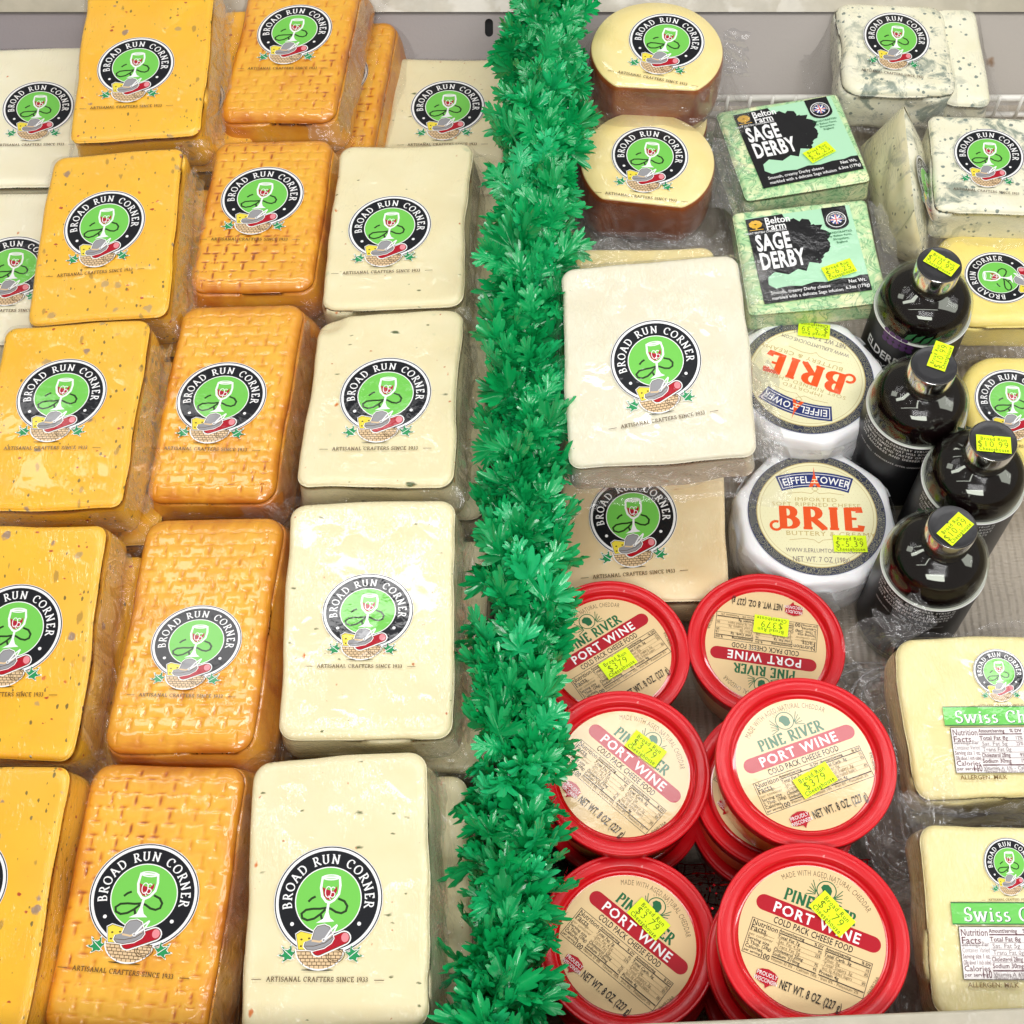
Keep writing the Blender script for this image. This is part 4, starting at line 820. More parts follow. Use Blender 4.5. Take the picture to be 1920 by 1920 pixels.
# ------------------------------------------------------------------ right hand side blocks
m1 = block('M1', "white_cheese_block", "large square ivory block loosely wrapped in crinkled film, lying highest beside the garland", "cheese", None, M_MUE, .040, .0032, .009, .001, 51, skirt=.013, film=F_FILM2, wob=.0018, logo_me=LOGO, sag=.0012, nx=44, ny=50)
m2 = block('M2', "tan_cheese_block", "tan square block flat beneath the ivory block, its lower edge under the red lids", "cheese", None, M_MUT, .040, .003, .008, .001, 52, skirt=.005)
block('M0', "cream_cheese_block", "pale cream block whose back edge shows just behind the large ivory block", "cheese", None, M_PROV, .040, .005, .010, .001, 53, logo=False, skirt=.012, film=F_FILM2)
film_sheet(m1, (-.060, -.075, -.012), (.124, .004, 0), (0, -.012, -.008), 3, F_FILM2, 40, 10, .003)
film_sheet(m1, (.060, -.070, -.010), (.002, .07, 0), (.018, -.006, -.010), 4, F_FILM2, 30, 12, .003)
film_sheet(m1, (.050, .068, -.006), (.016, -.03, 0), (.030, .004, .004), 6, F_FILM2, 16, 10, .004)
film_sheet(m1, (-.045, .070, -.006), (.10, .0, 0), (-.004, .026, -.002), 5, F_FILM2, 30, 10, .005)
cd = block('G1', "sage_cheese_block", "green marbled square with its whole black and mint label readable, upper of the two", "cheese", "green marbled sage cheeses", M_SAG, .026, .003, .004, .001, 61, skirt=.004, wob=.0006, nx=30, ny=30)
cd2 = block('G2', "sage_cheese_block", "green marbled square lower of the two, touching the upper brie", "cheese", "green marbled sage cheeses", M_SAG, .022, .003, .004, .001, 62, skirt=.002, wob=.0006, nx=30, ny=30)
for r_, (x, y, rt, sx, sy) in ((cd, (.0043, .0020, 2.5, 1., 1.)), (cd2, (-.0010, .0005, 2.5, .97, .99))):
    o = link_data("sage_label_card", SAGE, r_, (x, y, .0007)); o.rotation_euler = (0, 0, math.radians(rt)); o.scale = (sx, sy, 1)
for r_, (px, py, rt) in ((cd, (1536, 287, 27)), (cd2, (1573, 507, 21))):
    Mi = r_.matrix_world.inverted(); o_ = Mi @ cam.location; d_ = (Mi @ cam_at(px, py, -.06)) - o_; q = o_ + d_ * ((.001 - o_.z) / d_.z); add_sticker(r_, "$-6.25", q.x, q.y, rt - 5, .0022)
lower_copy(cd, -.004, .010, -.030, "green marbled square under the upper labelled one, dark green back edge", "green sage cheese underneath")
film_sheet(cd2, (.050, -.045, .001), (.002, .088, 0), (.014, -.004, -.004), 14, F_FILM2, 30, 8, .002)
film_sheet(cd, (-.052, -.045, .0), (.0, .08, 0), (-.020, -.004, -.008), 15, F_FILM2, 26, 10, .004)
b1 = block('B1', "blue_cheese_block", "blue veined block resting high against the back wall, dark mould along its top", "cheese", "blue veined cheeses", M_BLU, .045, .008, .012, .001, 71, skirt=.016, film=F_FILM2, wob=.003, sag=.0022)
block('B0', "blue_cheese_wedge", "narrow blue veined piece standing right behind the highest blue block", "cheese", "blue veined cheeses", M_BLU, .045, .007, .011, .002, 72, logo=False, skirt=.018, film=F_FILM2, wob=.002)
b2 = block('B2', "blue_cheese_block", "blue veined square at the right picture edge, above the upper yellow slab", "cheese", "blue veined cheeses", M_BLU, .036, .005, .007, .001, 73, skirt=.010, film=F_FILM2, wob=.0016, sag=.0014)
k1 = block('K1', "yellow_cheese_slab", "yellow slab behind the tallest bottle, its logo turned on its side", "cheese", "yellow slabs behind the bottles", M_GOU, .032, .008, .022, .001, 74, skirt=.014, film=F_FILM2)
k2 = block('K2', "yellow_cheese_slab", "yellow slab between the second and third bottles at the right edge, logo upright", "cheese", "yellow slabs behind the bottles", M_GOU, .032, .008, .028, .001, 75, skirt=.010, film=F_FILM2)
for k, lb, sd in (('X1', "pale yellow swiss block with green banner, upper of the two on the clear boxes", 81), ('X2', "pale yellow swiss block with green banner in the bottom right corner", 82)):
    r_ = block(k, "swiss_cheese_block", lb, "cheese", "swiss cheese blocks with green banners", M_SWI, .038, .0042, .011, .001, sd, skirt=.014, film=F_FILM2, logo_me=LOGO_G, wob=.0022, sag=.0016, nx=44, ny=44)
    o = link_data("swiss_label", SWISS, r_, ((-.0375, -.0014, .0009) if k == 'X1' else (-.0478, .0030, .0009))); o.rotation_euler = (0, 0, math.radians(-.8))
    film_sheet(r_, (-.062, .045, -.004), (.030, .016, 0), (-.010, .022, .006), sd, F_FILM2, 16, 12, .004)

# blue wedge standing on its rind with two visible faces
def wedge():
    root = thing("blue_cheese_wedge", "pale rinded blue wedge standing between the upper green square and the right blue square", "cheese", (.315, .345, -.10), (0, 0, 0), "blue veined cheeses")
    o = Vector(root.matrix_world.translation)
    R0, R1 = Vector((.313, .399, -.052)) - o, Vector((.3075, .290, -.050)) - o
    L0, L1 = Vector((.292, .412, -.112)) - o, Vector((.298, .300, -.112)) - o
    Q0, Q1 = Vector((.345, .395, -.105)) - o, Vector((.330, .284, -.112)) - o
    M0 = (L0 + Q0) / 2 + Vector((0, .004, -.02)); M1_ = (L1 + Q1) / 2 + Vector((0, -.003, -.02))
    def patch(name, a, b, c, d, mat, nx, ny, sd):
        V = []; 
        for j in range(ny + 1):
            for i in range(nx + 1):
                u, v = i / nx, j / ny; p = (a * (1 - u) + b * u) * (1 - v) + (d * (1 - u) + c * u) * v; n = (b - a).cross(d - a).normalized()
                e = math.sin(math.pi * min(1, u)) ** .4 * 1.0; e2 = (math.sin(math.pi * v)) ** .4 if 0 < v < 1 else 0
                V.append(p + n * ((.0060 * e * e2) + .0022 * noise.noise(p * 55 + Vector((sd, 0, 0))) * e * e2))
        F = [(j * (nx + 1) + i, j * (nx + 1) + i + 1, (j + 1) * (nx + 1) + i + 1, (j + 1) * (nx + 1) + i) for j in range(ny) for i in range(nx)]
        return V, F
    for nm, q, mt, sd in (("rind_face", (R1, R0, L0, L1), M_BLR, 1), ("cut_face", (R0, R1, Q1, Q0), M_BLU, 2), ("front_face", (L1, Q1, R1, R1 + Vector((-.001, 0, 0))), M_BLR, 3), ("back_face", (Q0, L0, R0, R0 + Vector((.001, 0, 0))), M_BLR, 4)):
        V, F = patch(nm, *q, mt, 18, 18, sd); link_mesh(nm, V, F, mt, root)
    # logo on the cut face
    nrm = (R1 - R0).cross(Q0 - R0).normalized(); 
    if nrm.z < 0: nrm = -nrm
    yax = (R0 - R1).normalized(); xax = yax.cross(nrm).normalized(); c = R0 * .24 + R1 * .36 + Q0 * .16 + Q1 * .24 + nrm * .0085
    lg = link_data("logo_print", LOGO, root); Mx = Matrix((xax, yax, nrm)).transposed().to_4x4(); Mx.translation = c; lg.matrix_local = Mx @ Matrix.Diagonal((.026, .026, 1, 1))
    pts = [R0, R1, Q0, Q1, L0, L1]; ol = [(.026 * math.cos(a) + .002, .060 * math.sin(a) - .0, math.cos(a), math.sin(a)) for a in [2 * math.pi * i / 90 for i in range(90)]]
    film_skirt(root, ol, .0, -.02, .012, 9, F_FILM2)
    return root
wedge()

# ------------------------------------------------------------------ smoked rounds
def smoked_round(name, label, loc, rot, lab_rot, seed, logo=True, r=.053, t=.044, loff=(.004, .006)):
    root = thing(name, label, "cheese", loc, rot, "smoked rounds with brown rind")
    def rf(a, rr_, z):
        d = math.degrees(a) % 360; k = 1 + .018 * noise.noise(Vector((math.cos(a) * 1.5, math.sin(a) * 1.5, seed))); f = abs(((d - 262) + 180) % 360 - 180)
        c = math.cos(math.radians(f)); lim = .80 / c if c > .3 else 9
        return min(k, lim) if f < 60 else k
    prof = [(r * 1.0, -t)] + [(r * (1.01 + .012 * math.sin(k / 6 * math.pi)), -t + t * k / 6) for k in range(1, 6)] + [(r * 1.003, -.0022), (r * .997, -.0006), (r * .988, .0)]
    lathe("brown_rind", prof, M_RIND, root, 110, rfun=rf); lathe("cut_face", [(r * .991, -.0004), (r * .988, .0004), (r * .975, .0012), (r * .7, .0014), (r * .3, .0014), (.0, .0014)], M_PROV, root, 110, rfun=rf)
    if logo: add_logo(root, (*loff, .0300, .0300, lab_rot), .0022)
    ol = [(r * rf(a, r, 0) * math.cos(a), r * rf(a, r, 0) * math.sin(a), math.cos(a), math.sin(a)) for a in [2 * math.pi * i / 150 for i in range(150)]]
    film_skirt(root, ol, -.003, -t * .9, .013, seed, F_FILM2)
    return root
ra = smoked_round("smoked_cheese_round", "brown rinded round with cream face, upper one against the back wall", (.1158, .4370, -.028), (4, 0, 0), -18, 1, loff=(.0085, .0075))
rb = smoked_round("smoked_cheese_round", "round smoked cheese with cream face, lower one beside the garland", (.1066, .3465, -.058), (0, 0, 0), -8, 2, loff=(.002, .005))
smoked_round("smoked_cheese_round", "brown rinded round underneath the upper one, pale sliver showing left", (.108, .418, -.082), (30, 0, 0), 0, 3, logo=False)
film_sheet(ra, (.052, -.02, -.008), (.006, .05, 0), (.022, -.004, -.006), 21, F_FILM2, 22, 12, .005); film_sheet(rb, (.050, -.035, -.012), (.004, .070, 0), (.032, -.004, -.012), 22, F_FILM2, 34, 14, .007)
film_sheet(rb, (-.04, -.045, -.03), (.09, .0, 0), (.0, -.03, -.01), 23, F_FILM2, 34, 12, .006)
card_ = link_mesh("paper_corner", [(-.045, -.052, -.0500), (-.004, -.058, -.050), (-.010, -.070, -.0500), (-.047, -.074, -.050)], [(0, 1, 2, 3)], mat_plain("white_card", (.75, .73, .75), .5), ra, smooth=False)

# ------------------------------------------------------------------ red lidded tubs
def mat_lid():
    m, nt, b = new_mat("red_lid_plastic"); setp(b, Base_Color=(.62, .004, .010, 1), Roughness=.38, Specular_IOR_Level=.3, Subsurface_Weight=.05, Subsurface_Scale=.003, Coat_Weight=.25, Coat_Roughness=.2)
    n = noise_tex(nt, coords(nt), 500, 2); nt.links.new(bump(nt, n.outputs['Fac'], .15, .0003), b.inputs['Normal'])
    nt.links.new(flecks(nt, (.62, .004, .010), coords(nt), 170, .10, .06, (.75, .35, .33)), b.inputs['Base Color']); nt.links.new(ramp(nt, noise_tex(nt, coords(nt, (1, 3, 1)), 60, 4).outputs['Fac'], [(.3, (.28, .28, .28)), (.7, (.5, .5, .5))]), b.inputs['Roughness']); return m
def mat_well():
    m, nt, b = new_mat("red_lid_gloss_well"); setp(b, Base_Color=(.55, .004, .005, 1), Roughness=.15, Coat_Weight=1., Coat_Roughness=.04)
    v = coords(nt); c = flecks(nt, (.55, .004, .005), v, 200, .12, .12, (.8, .5, .45)); nt.links.new(c, b.inputs['Base Color']); return m
M_LID = mat_lid(); M_WELL = mat_well(); M_TUB = mat_plain("amber_tub", (.78, .36, .09), .3, coatw=.8, sss=.2, var=.2); M_TUBR = mat_plain("red_tub", (.35, .02, .02), .35, coatw=.8)
R_ = .0535
LIDP = [(R_ * .955, -.0105), (R_ * .985, -.0100), (R_ * .990, -.0030), (R_ * .997, -.0024), (R_ * 1.0, -.0012), (R_ * .993, -.0002), (R_ * .975, .0), (R_ * .966, -.0005), (R_ * .955, -.0001), (R_ * .93, .0001), (R_ * .86, -.0002), (R_ * .845, -.0008), (R_ * .838, -.0024), (R_ * .828, -.0042), (R_ * .815, -.0048), (R_ * .80, -.0050)]
WELLP = [(R_ * .801, -.0050), (R_ * .785, -.0047), (R_ * .77, -.0046), (R_ * .5, -.0046), (.0, -.0046)]
lid_me = lathe("lid", LIDP, M_LID, None, 120); well_me = lathe("lid_well", WELLP, M_WELL, None, 120)
def lathe_data(o): me = o.data; bpy.data.objects.remove(o); return me
lid_me = lathe_data(lid_me); well_me = lathe_data(well_me)
# open lid rings must not be capped
def uncap(me):
    bm = bmesh.new(); bm.from_mesh(me); bmesh.ops.delete(bm, geom=[f for f in bm.faces if len(f.verts) > 8], context='FACES'); bm.to_mesh(me); bm.free()
uncap(lid_me); uncap(well_me)
body_me = {m.name: lathe_data(lathe("tub_body", [(.0, -.047), (.040, -.047), (.0455, -.0462), (.0468, -.043), (.0500, -.012), (.0505, -.0075), (.049, -.0065), (.0, -.0060)], m, None, 72)) for m in (M_TUB, M_TUBR)}
def tub(label, loc, rot, price=None, sp=None, group="red lidded port wine cheese tubs", tilt=(0, 0), bm_=M_TUB):
    root = thing("cheese_tub", label, "tub", loc, (0, tilt[0], tilt[1]), group)
    link_data("tub_body", body_me[bm_.name], root); ld = link_data("lid", lid_me, root); link_data("lid_well", well_me, ld)
    o = link_data("round_label", TUBLAB, root, (0, 0, -.0042)); o.scale = (R_ * .765,) * 2 + (1,); o.rotation_euler = (0, 0, math.radians(rot))
    if price: add_sticker(root, price, sp[0], sp[1], sp[2], -.0042 + .0016)
    return root
TUBS = [("red lidded tub tilted text rising right, farthest back of those beside the garland", (1146, 1221, -.0895), 33, "$379", (1159, 1241, 33), M_TUB),
        ("red lidded tub with upside down label, farthest back below the front brie", (1437, 1207, -.0890), 171, "$379", (1447, 1170, 170), M_TUB),
        ("red lidded tub whose left half mirrors the lamp, middle one beside the garland", (1170, 1445, -.0455), -42, "$3.79", (1211, 1401, -38), M_TUB),
        ("red lidded tub stacked highest in the centre right, reflection across its upper left", (1511.5, 1427, -.0010), 20, "$379", (1530, 1460, 30), M_TUB),
        ("red lidded tub tucked under the highest centre tub, lower left rim visible", (1461, 1474, -.0495), -40, None, None, M_TUB),
        ("red lidded tub at the bottom beside the garland, sticker over the brand name", (1177, 1766, -.0560), -40, "$3.79", (1217, 1721, -46), M_TUB),
        ("red lidded tub nearest the front, right of the other bottom tub", (1525, 1756, .0050), -22, "$3.79", (1562, 1711, -49), M_TUB),
        ("red lidded tub underneath the front right tub, only its left rim showing", (1497, 1800, -.0440), 10, None, None, M_TUBR)]
tubs = []
for lb, (px, py, z), rt, pr, st_, bmt in TUBS:
    c = cam_at(px, py, z); sp = None
    if st_: q = cam_at(st_[0], st_[1], z) - c; sp = (q.x, q.y, st_[2])
    tubs.append(tub(lb, c, rt, pr, sp, bm_=bmt))
for k in (2, 4, 5, 7): 
    c = tubs[k].location; tub("lowest red tub under " + {2: "the tub with the mirrored left half", 4: "the tucked tub in the centre", 5: "the bottom tub beside the garland", 7: "the front right stack"}[k], (c.x + .002, c.y - .002, -.0950), 0, group="lowest tubs hidden in the stacks", bm_=M_TUBR)

# ------------------------------------------------------------------ brie
M_WRAP = mat_plain("white_paper_wrap", (.90, .90, .90), .45, coatw=.35, sss=.1, bumpy=(45, .0016), amount=1.2)
def brie(label, loc, rot, tilt, price, sp, seed, ls=1.):
    root = thing("brie_round", label, "cheese", loc, (0, *tilt), "white brie rounds in paper"); r = .0580; t = .044
    def rf(a, rr_, z):
        f = (z + t) / t; seg = math.pi / 4; b = ((a + seed * .3) % seg) - seg / 2; k = .965 / math.cos(b) if f > .55 else 1.
        k = min(k, 1.02); return k * (1 + .012 * noise.noise(Vector((math.cos(a) * 5, math.sin(a) * 5, z * 60 + seed))) * (1 if z < -.001 else 0))
    prof = [(r * .96, -t), (r * 1.0, -t + .004), (r * 1.02, -t * .7), (r * 1.02, -t * .45), (r * 1.012, -t * .30), (r * 1.0, -t * .16), (r * .985, -.0035), (r * .965, -.0012), (r * .93, -.0002), (r * .86, .0003), (r * .4, .0003), (0, .0003)]
    lathe("paper_wrap", prof, M_WRAP, root, 144, rfun=rf)
    # folded pleats of paper on the side
    for k in range(9):
        a0 = seed + k * .7; V = []
        for j in range(5):
            for i in range(4):
                a = a0 + i * .10 + j * .06; z = -.006 - j * .0085; rr_ = r * (1.026 + .012 * math.sin(i * 2.1 + j)) ; V.append((rr_ * math.cos(a), rr_ * math.sin(a), z))
        link_mesh("paper_fold", V, [(j * 4 + i, j * 4 + i + 1, (j + 1) * 4 + i + 1, (j + 1) * 4 + i) for j in range(4) for i in range(3)], M_WRAP, root)
    lz = .0009; o = link_data("round_label", BRIELAB, root, (0, 0, lz)); o.scale = (.0492 * ls, .0492 * ls, 1); o.rotation_euler = (0, 0, math.radians(rot))
    add_sticker(root, price, sp[0], sp[1], sp[2], lz + .0013)
    ol = [(r * 1.0 * math.cos(a), r * 1.0 * math.sin(a), math.cos(a), math.sin(a)) for a in [2 * math.pi * i / 150 for i in range(150)]]
    film_skirt(root, ol, -.006, -t * .9, .0025, seed, F_FILM2)
    return root
c1 = cam_at(1531, 965, -.098); s1 = cam_at(1593, 1022, -.098) - c1
brie("white brie round in front, label reading upright", c1, -2, (0, 0), "$-5.39", (s1.x, s1.y, -1), 1)
c2 = cam_at(1512, 702, -.078); s2 = cam_at(1519, 610, -.078) - c2
brie("white brie round behind, label turned nearly upside down and half under film", c2 + Vector((0, -.003, 0)), 158, (0, 0), "$ 5.39", (s2.x + .002, s2.y - .003, 171), 2)

# ------------------------------------------------------------------ bottles
def mat_liquid():
    m, nt, b = new_mat("elderberry_syrup"); setp(b, Base_Color=(.006, .002, .003, 1), Roughness=.05, Coat_Weight=.6, Coat_Roughness=.02); return m
def mat_glass():
    m = mat_film("bottle_glass", .0, .03, (.92, .95, .88), .6); return m
M_LIQ = mat_liquid(); M_GLS = mat_glass(); M_CAPT = mat_plain("cap_black_top", (.02, .02, .022), .4, coatw=.2, coatr=.2); M_CHR = mat_plain("cap_chrome_band", (.75, .74, .72), .14, 1.); M_BLAB = mat_plain("bottle_label_black", (.006, .006, .007), .4); M_WPR = mat_plain("bottle_label_print", (.8, .8, .8), .5)
I_BERRY = mat_plain("bottle_label_berry", (.10, .03, .16), .4); I_BLF = mat_plain("bottle_label_leaf", (.04, .20, .07), .4)
def wrap_mesh(art, name, r):
    me = art.mesh(name)
    for v in me.vertices: a = v.co.x / r; rr_ = r + v.co.z; v.co = Vector((rr_ * math.sin(a), -rr_ * math.cos(a), v.co.y))
    me.update(); return me
def bottle_front():
    a = Art(); text(a, "ELDERBERRY", .0085, M_WPR, 0, -.078, bold=.02, xs=.8)
    for k in range(14): a.disc(-.012 + (k % 5) * .0052, -.060 + (k // 5) * .0048, .0026, .0026, I_BERRY, 10)
    for k in range(4): a.poly([(.002 + k * .006, -.050), (.007 + k * .006, -.046), (.010 + k * .006, -.038), (.004 + k * .006, -.042)], I_BLF)
    text(a, "SYRUP", .006, M_WPR, 0, -.090, bold=.01); return wrap_mesh(a, "bottle_front_print", .0354)
def bottle_back():
    a = Art()
    for k, t in enumerate(("OUR ORGANIC ELDERBERRY SYRUP IS", "AN IMMUNE REMEDY THAT WILL BOOST", "YOUR SYSTEM AND TASTES GREAT", "ON PANCAKES AND DESSERTS")): text(a, t, .0024, M_WPR, 0, -.056 - k * .0042, bold=.01, sp=.12, maxw=.060)
    text(a, "SHAKE WELL - REFRIGERATE AFTER OPENING", .0016, M_WPR, 0, -.078, sp=.1, maxw=.055); return wrap_mesh(a, "bottle_back_print", .0354)
BF, BB = bottle_front(), bottle_back()
def bottle(label, loc, yaw, pr, st_, mir=0):
    h = .145; root = thing("syrup_bottle", label, "bottle", loc, (yaw, 0, 0), "dark syrup bottles with chrome caps")
    gl = [(0, -h), (.030, -h), (.0340, -h + .003), (.0352, -h + .008), (.0352, -.050), (.0350, -.046), (.0342, -.040), (.0325, -.0350), (.0295, -.0300), (.0255, -.0260), (.0210, -.0232), (.0175, -.0215), (.0156, -.0200), (.0150, -.0185), (.0148, -.012)]
    lq = [(0, -h + .004), (.029, -h + .004), (.0332, -h + .008), (.0338, -.050), (.0334, -.0445), (.0322, -.0385), (.0294, -.0330), (.0250, -.0290), (.0195, -.0265), (.0150, -.0245), (.0120, -.023), (0, -.0228)]
    g_ = lathe("glass", gl, M_GLS, root, 80); uncap(g_.data); lathe("syrup", lq, M_LIQ, root, 80)
    lathe("cap_band", [(.0158, -.0205), (.0160, -.0198), (.0160, -.0014), (.0157, -.0006)], M_CHR, root, 64); uncap(root.children[-1].data)
    lathe("cap_top", [(.0157, -.0006), (.0150, .0), (.0146, -.0003), (.010, -.0004), (0, -.0004)], M_CAPT, root, 64)
    lb = lathe("bottle_label", [(.03532, -h + .012), (.03532, -.0525)], M_BLAB, root, 80); uncap(lb.data)
    lathe("label_edge", [(.0354, -.0528), (.0356, -.0525), (.0356, -.0520), (.0354, -.0517)], M_WPR, root, 80); uncap(root.children[-1].data)
    link_data("front_print", BF, root); o = link_data("back_print", BB, root); o.rotation_euler = (0, 0, math.pi)
    add_sticker(root, pr, st_[0], st_[1], st_[2], .0004, .96)
    return root
for lb, (px, py), (sx, sy, sr), yaw in (("dark syrup bottle farthest back, its shoulder against the lower green square", (1762, 495), (1765, 494, -38), -35), ("dark syrup bottle second from the back, lettering on its side, beside the upper brie", (1752, 684), (1763, 668, 66), 145),
                                   ("dark syrup bottle at the right picture edge, price sticker nearly level on its cap", (1863, 825), (1863, 833, -6), 150), ("dark syrup bottle nearest the front, standing right of the front brie", (1787, 987), (1791, 992, 44), 150)):
    c = cam_at(px, py, .0); q = cam_at(sx, sy, 0) - c; yr = math.radians(-yaw); qx, qy = q.x * math.cos(yr) - q.y * math.sin(yr), q.x * math.sin(yr) + q.y * math.cos(yr)
    bottle(lb, c, yaw, "$10.99", (qx, qy, sr - yaw))

# ------------------------------------------------------------------ clear clamshell boxes under the swiss blocks
def clamshell(label, x0, x1, y0, y1, z0, z1, seed, cont, strip):
    cx, cyy = (x0 + x1) / 2, (y0 + y1) / 2; root = thing("clamshell_box", label, "box", (cx, cyy, z0), (0, 0, 0), "clear clamshell boxes under the swiss blocks"); H = z1 - z0
    def loft(name, prof, mat):
        V = []; n = 0
        for off, z in prof:
            ol = rr_outline((x1 - x0) + 2 * off, (y1 - y0) + 2 * off, .022); n = n or len(ol)
            ol = rr_outline(x1 - x0, y1 - y0, .022)
            for i, (x, y, a, b) in enumerate(ol): V.append((x + a * (off + .0006 * math.sin(i * 1.3)), y + b * (off + .0006 * math.sin(i * 1.3)), z))
            n = len(ol)
        F = [(j * n + i, j * n + (i + 1) % n, (j + 1) * n + (i + 1) % n, (j + 1) * n + i) for j in range(len(prof) - 1) for i in range(n)]; F.append(tuple(range((len(prof) - 1) * n, len(prof) * n)))
        return link_mesh(name, V, F, mat, root)
    loft("tray", [(-.012, .001), (-.006, H * .35), (-.004, H * .45), (.004, H * .46), (.006, H * .48), (.002, H * .50)], F_CLAM); loft("domed_lid", [(.006, H * .52), (.005, H * .56), (-.001, H * .58), (-.003, H * .72), (-.006, H * .76), (-.007, H * .90), (-.011, H * .97), (-.016, H)], F_CLAM)
    for zz, of in ((H * .5, .0065), (H * .97, -.011), (H * .58, .0005)):
        ol = rr_outline(x1 - x0, y1 - y0, .022); tube("rim", [(x + a * of, y + b * of, zz) for x, y, a, b in ol] + [(ol[0][0] + ol[0][2] * of, ol[0][1] + ol[0][3] * of, zz)], .0010, M_RIM, root, 6)
    me = slab_mesh("food", (x1 - x0) * .70, (y1 - y0) * .74, H * .5, .008, .02, .001, 16, 16, seed, .004, .004, mats=[cont]); link_data("food", me, root, (0, 0, H * .62))
    me = slab_mesh("paper_strip", .010, (y1 - y0) * .42, .001, .0004, .001, 0, 4, 6, seed, .0005, 0, mats=[strip]); link_data("paper_strip", me, root, (-(x1 - x0) * .37, -.004, H * .80))
    return root
M_RIM = mat_film("rim_highlight_haze", .35, .3, gloss=1.2, hazecol=(.9, .9, .92)); M_OLIVE = mat_plain("olive_food", (.26, .18, .07), .4, coatw=.6, var=.6); M_DARKL = mat_plain("black_strip", (.015, .015, .02), .4); M_BLUEL = mat_plain("blue_strip", (.02, .04, .45), .4)  # whitish rim haze paints the highlights along the clear rims
cs = clamshell("clear clamshell box under the upper swiss block, dark food inside", .232, .42, -.212, -.075, -.118, -.066, 5, M_OLIVE, M_DARKL)
clamshell("clear clamshell box under the corner swiss block with a blue strip at its side", .229, .42, -.345, -.222, -.110, -.052, 6, M_OLIVE, M_BLUEL)
clamshell("clear box beneath the upper clamshell, its curved rim on the liner", .222, .42, -.195, -.055, FLOOR_Z + .001, -.119, 7, M_OLIVE, M_DARKL)

# ------------------------------------------------------------------ white wire fence by the back wall
M_WIRE = mat_plain("white_coated_wire", (.78, .76, .70), .35, coatw=.5)
fn = thing("wire_fence", "low white coated wire fence standing along the foot of the back wall", "fence", (.20, .476, FLOOR_Z))
tube("top_wire", [(-.04, 0, .0235), (.50, 0, .0235)], .0032, M_WIRE, fn); tube("foot_wire", [(-.04, 0, .004), (.50, 0, .004)], .0025, M_WIRE, fn)
for k in range(27): x = -.034 + k * .0195; tube("prong", [(x, -.004, .001), (x, -.0045, .030)], .0015, M_WIRE, fn, 8)

# ------------------------------------------------------------------ red sparkling mesh ribbon between the front tubs
def ribbon():
    rr = random.Random(5); V = []; F = []; MI = []
    nx, ny = 46, 60
    def pos(u, v):
        x = .035 + .20 * u; y = -.345 + .155 * v; n = noise.noise(Vector((x * 40, y * 40, 0))); n2 = noise.noise(Vector((x * 110, y * 110, 4)))
        return Vector((x + n2 * .004, y + n * .004, FLOOR_Z + .022 + n * .018 + n2 * .005))
    def seg(a, b, w, m):
        d = (b - a).normalized(); s = d.cross(Vector((0, 0, 1))).normalized() * w; k = len(V); V.extend([a - s, b - s, b + s, a + s]); F.append((k, k + 1, k + 2, k + 3)); MI.append(m)
    for i in range(nx + 1):
        for j in range(ny): seg(pos(i / nx, j / ny), pos(i / nx, (j + 1) / ny), .00016 if i % 3 else .0004, 0 if i % 3 else 1)
    for j in range(ny + 1):
        for i in range(nx): seg(pos(i / nx, j / ny), pos((i + 1) / nx, j / ny), .00014 if j % 4 else .00045, 0 if j % 4 else 1)
    for k in range(1500):
        p = pos(rr.random(), rr.random()) + Vector((0, 0, .001)); s = .0004 + rr.random() * .0007; n = Vector((rr.gauss(0, 1), rr.gauss(0, 1), rr.gauss(0, 1) + .6)).normalized(); a = n.orthogonal().normalized() * s; b = n.cross(a)
        q = len(V); V.extend([p - a - b, p + a - b, p + a + b, p - a + b]); F.append((q, q + 1, q + 2, q + 3)); MI.append(1)
    m0 = mat_plain("red_thread", (.16, .008, .012), .4); m1_ = mat_plain("red_tinsel", (.75, .02, .03), .18, 1.)
    tag(link_mesh("mesh_ribbon", V, F, [m0, m1_], None, MI, False), "dark red sparkling mesh ribbon crumpled on the shelf between the front tubs", "ribbon")
ribbon()

# ------------------------------------------------------------------ garland of plastic parsley
def mat_leaf():
    m, nt, b = new_mat("green_plastic_leaf"); out = nt.nodes["Material Output"]; oi = N(nt, 'ShaderNodeObjectInfo')
    c = ramp(nt, oi.outputs['Random'], [(0, (.002, .32, .08)), (.5, (.006, .48, .135)), (1, (.02, .62, .23))]); nt.links.new(c, b.inputs['Base Color'])
    setp(b, Roughness=.34, Coat_Weight=.7, Coat_Roughness=.12); n = noise_tex(nt, coords(nt), 300, 2); nt.links.new(bump(nt, n.outputs['Fac'], .5, .0008), b.inputs['Normal'])
    tl = N(nt, 'ShaderNodeBsdfTranslucent'); nt.links.new(c, tl.inputs[0]); mx = N(nt, 'ShaderNodeMixShader'); mx.inputs[0].default_value = .28
    nt.links.new(b.outputs[0], mx.inputs[1]); nt.links.new(tl.outputs[0], mx.inputs[2]); nt.links.new(mx.outputs[0], out.inputs['Surface']); return m
M_LEAF = mat_leaf(); M_STEM = mat_plain("green_plastic_stem", (.002, .14, .045), .4)
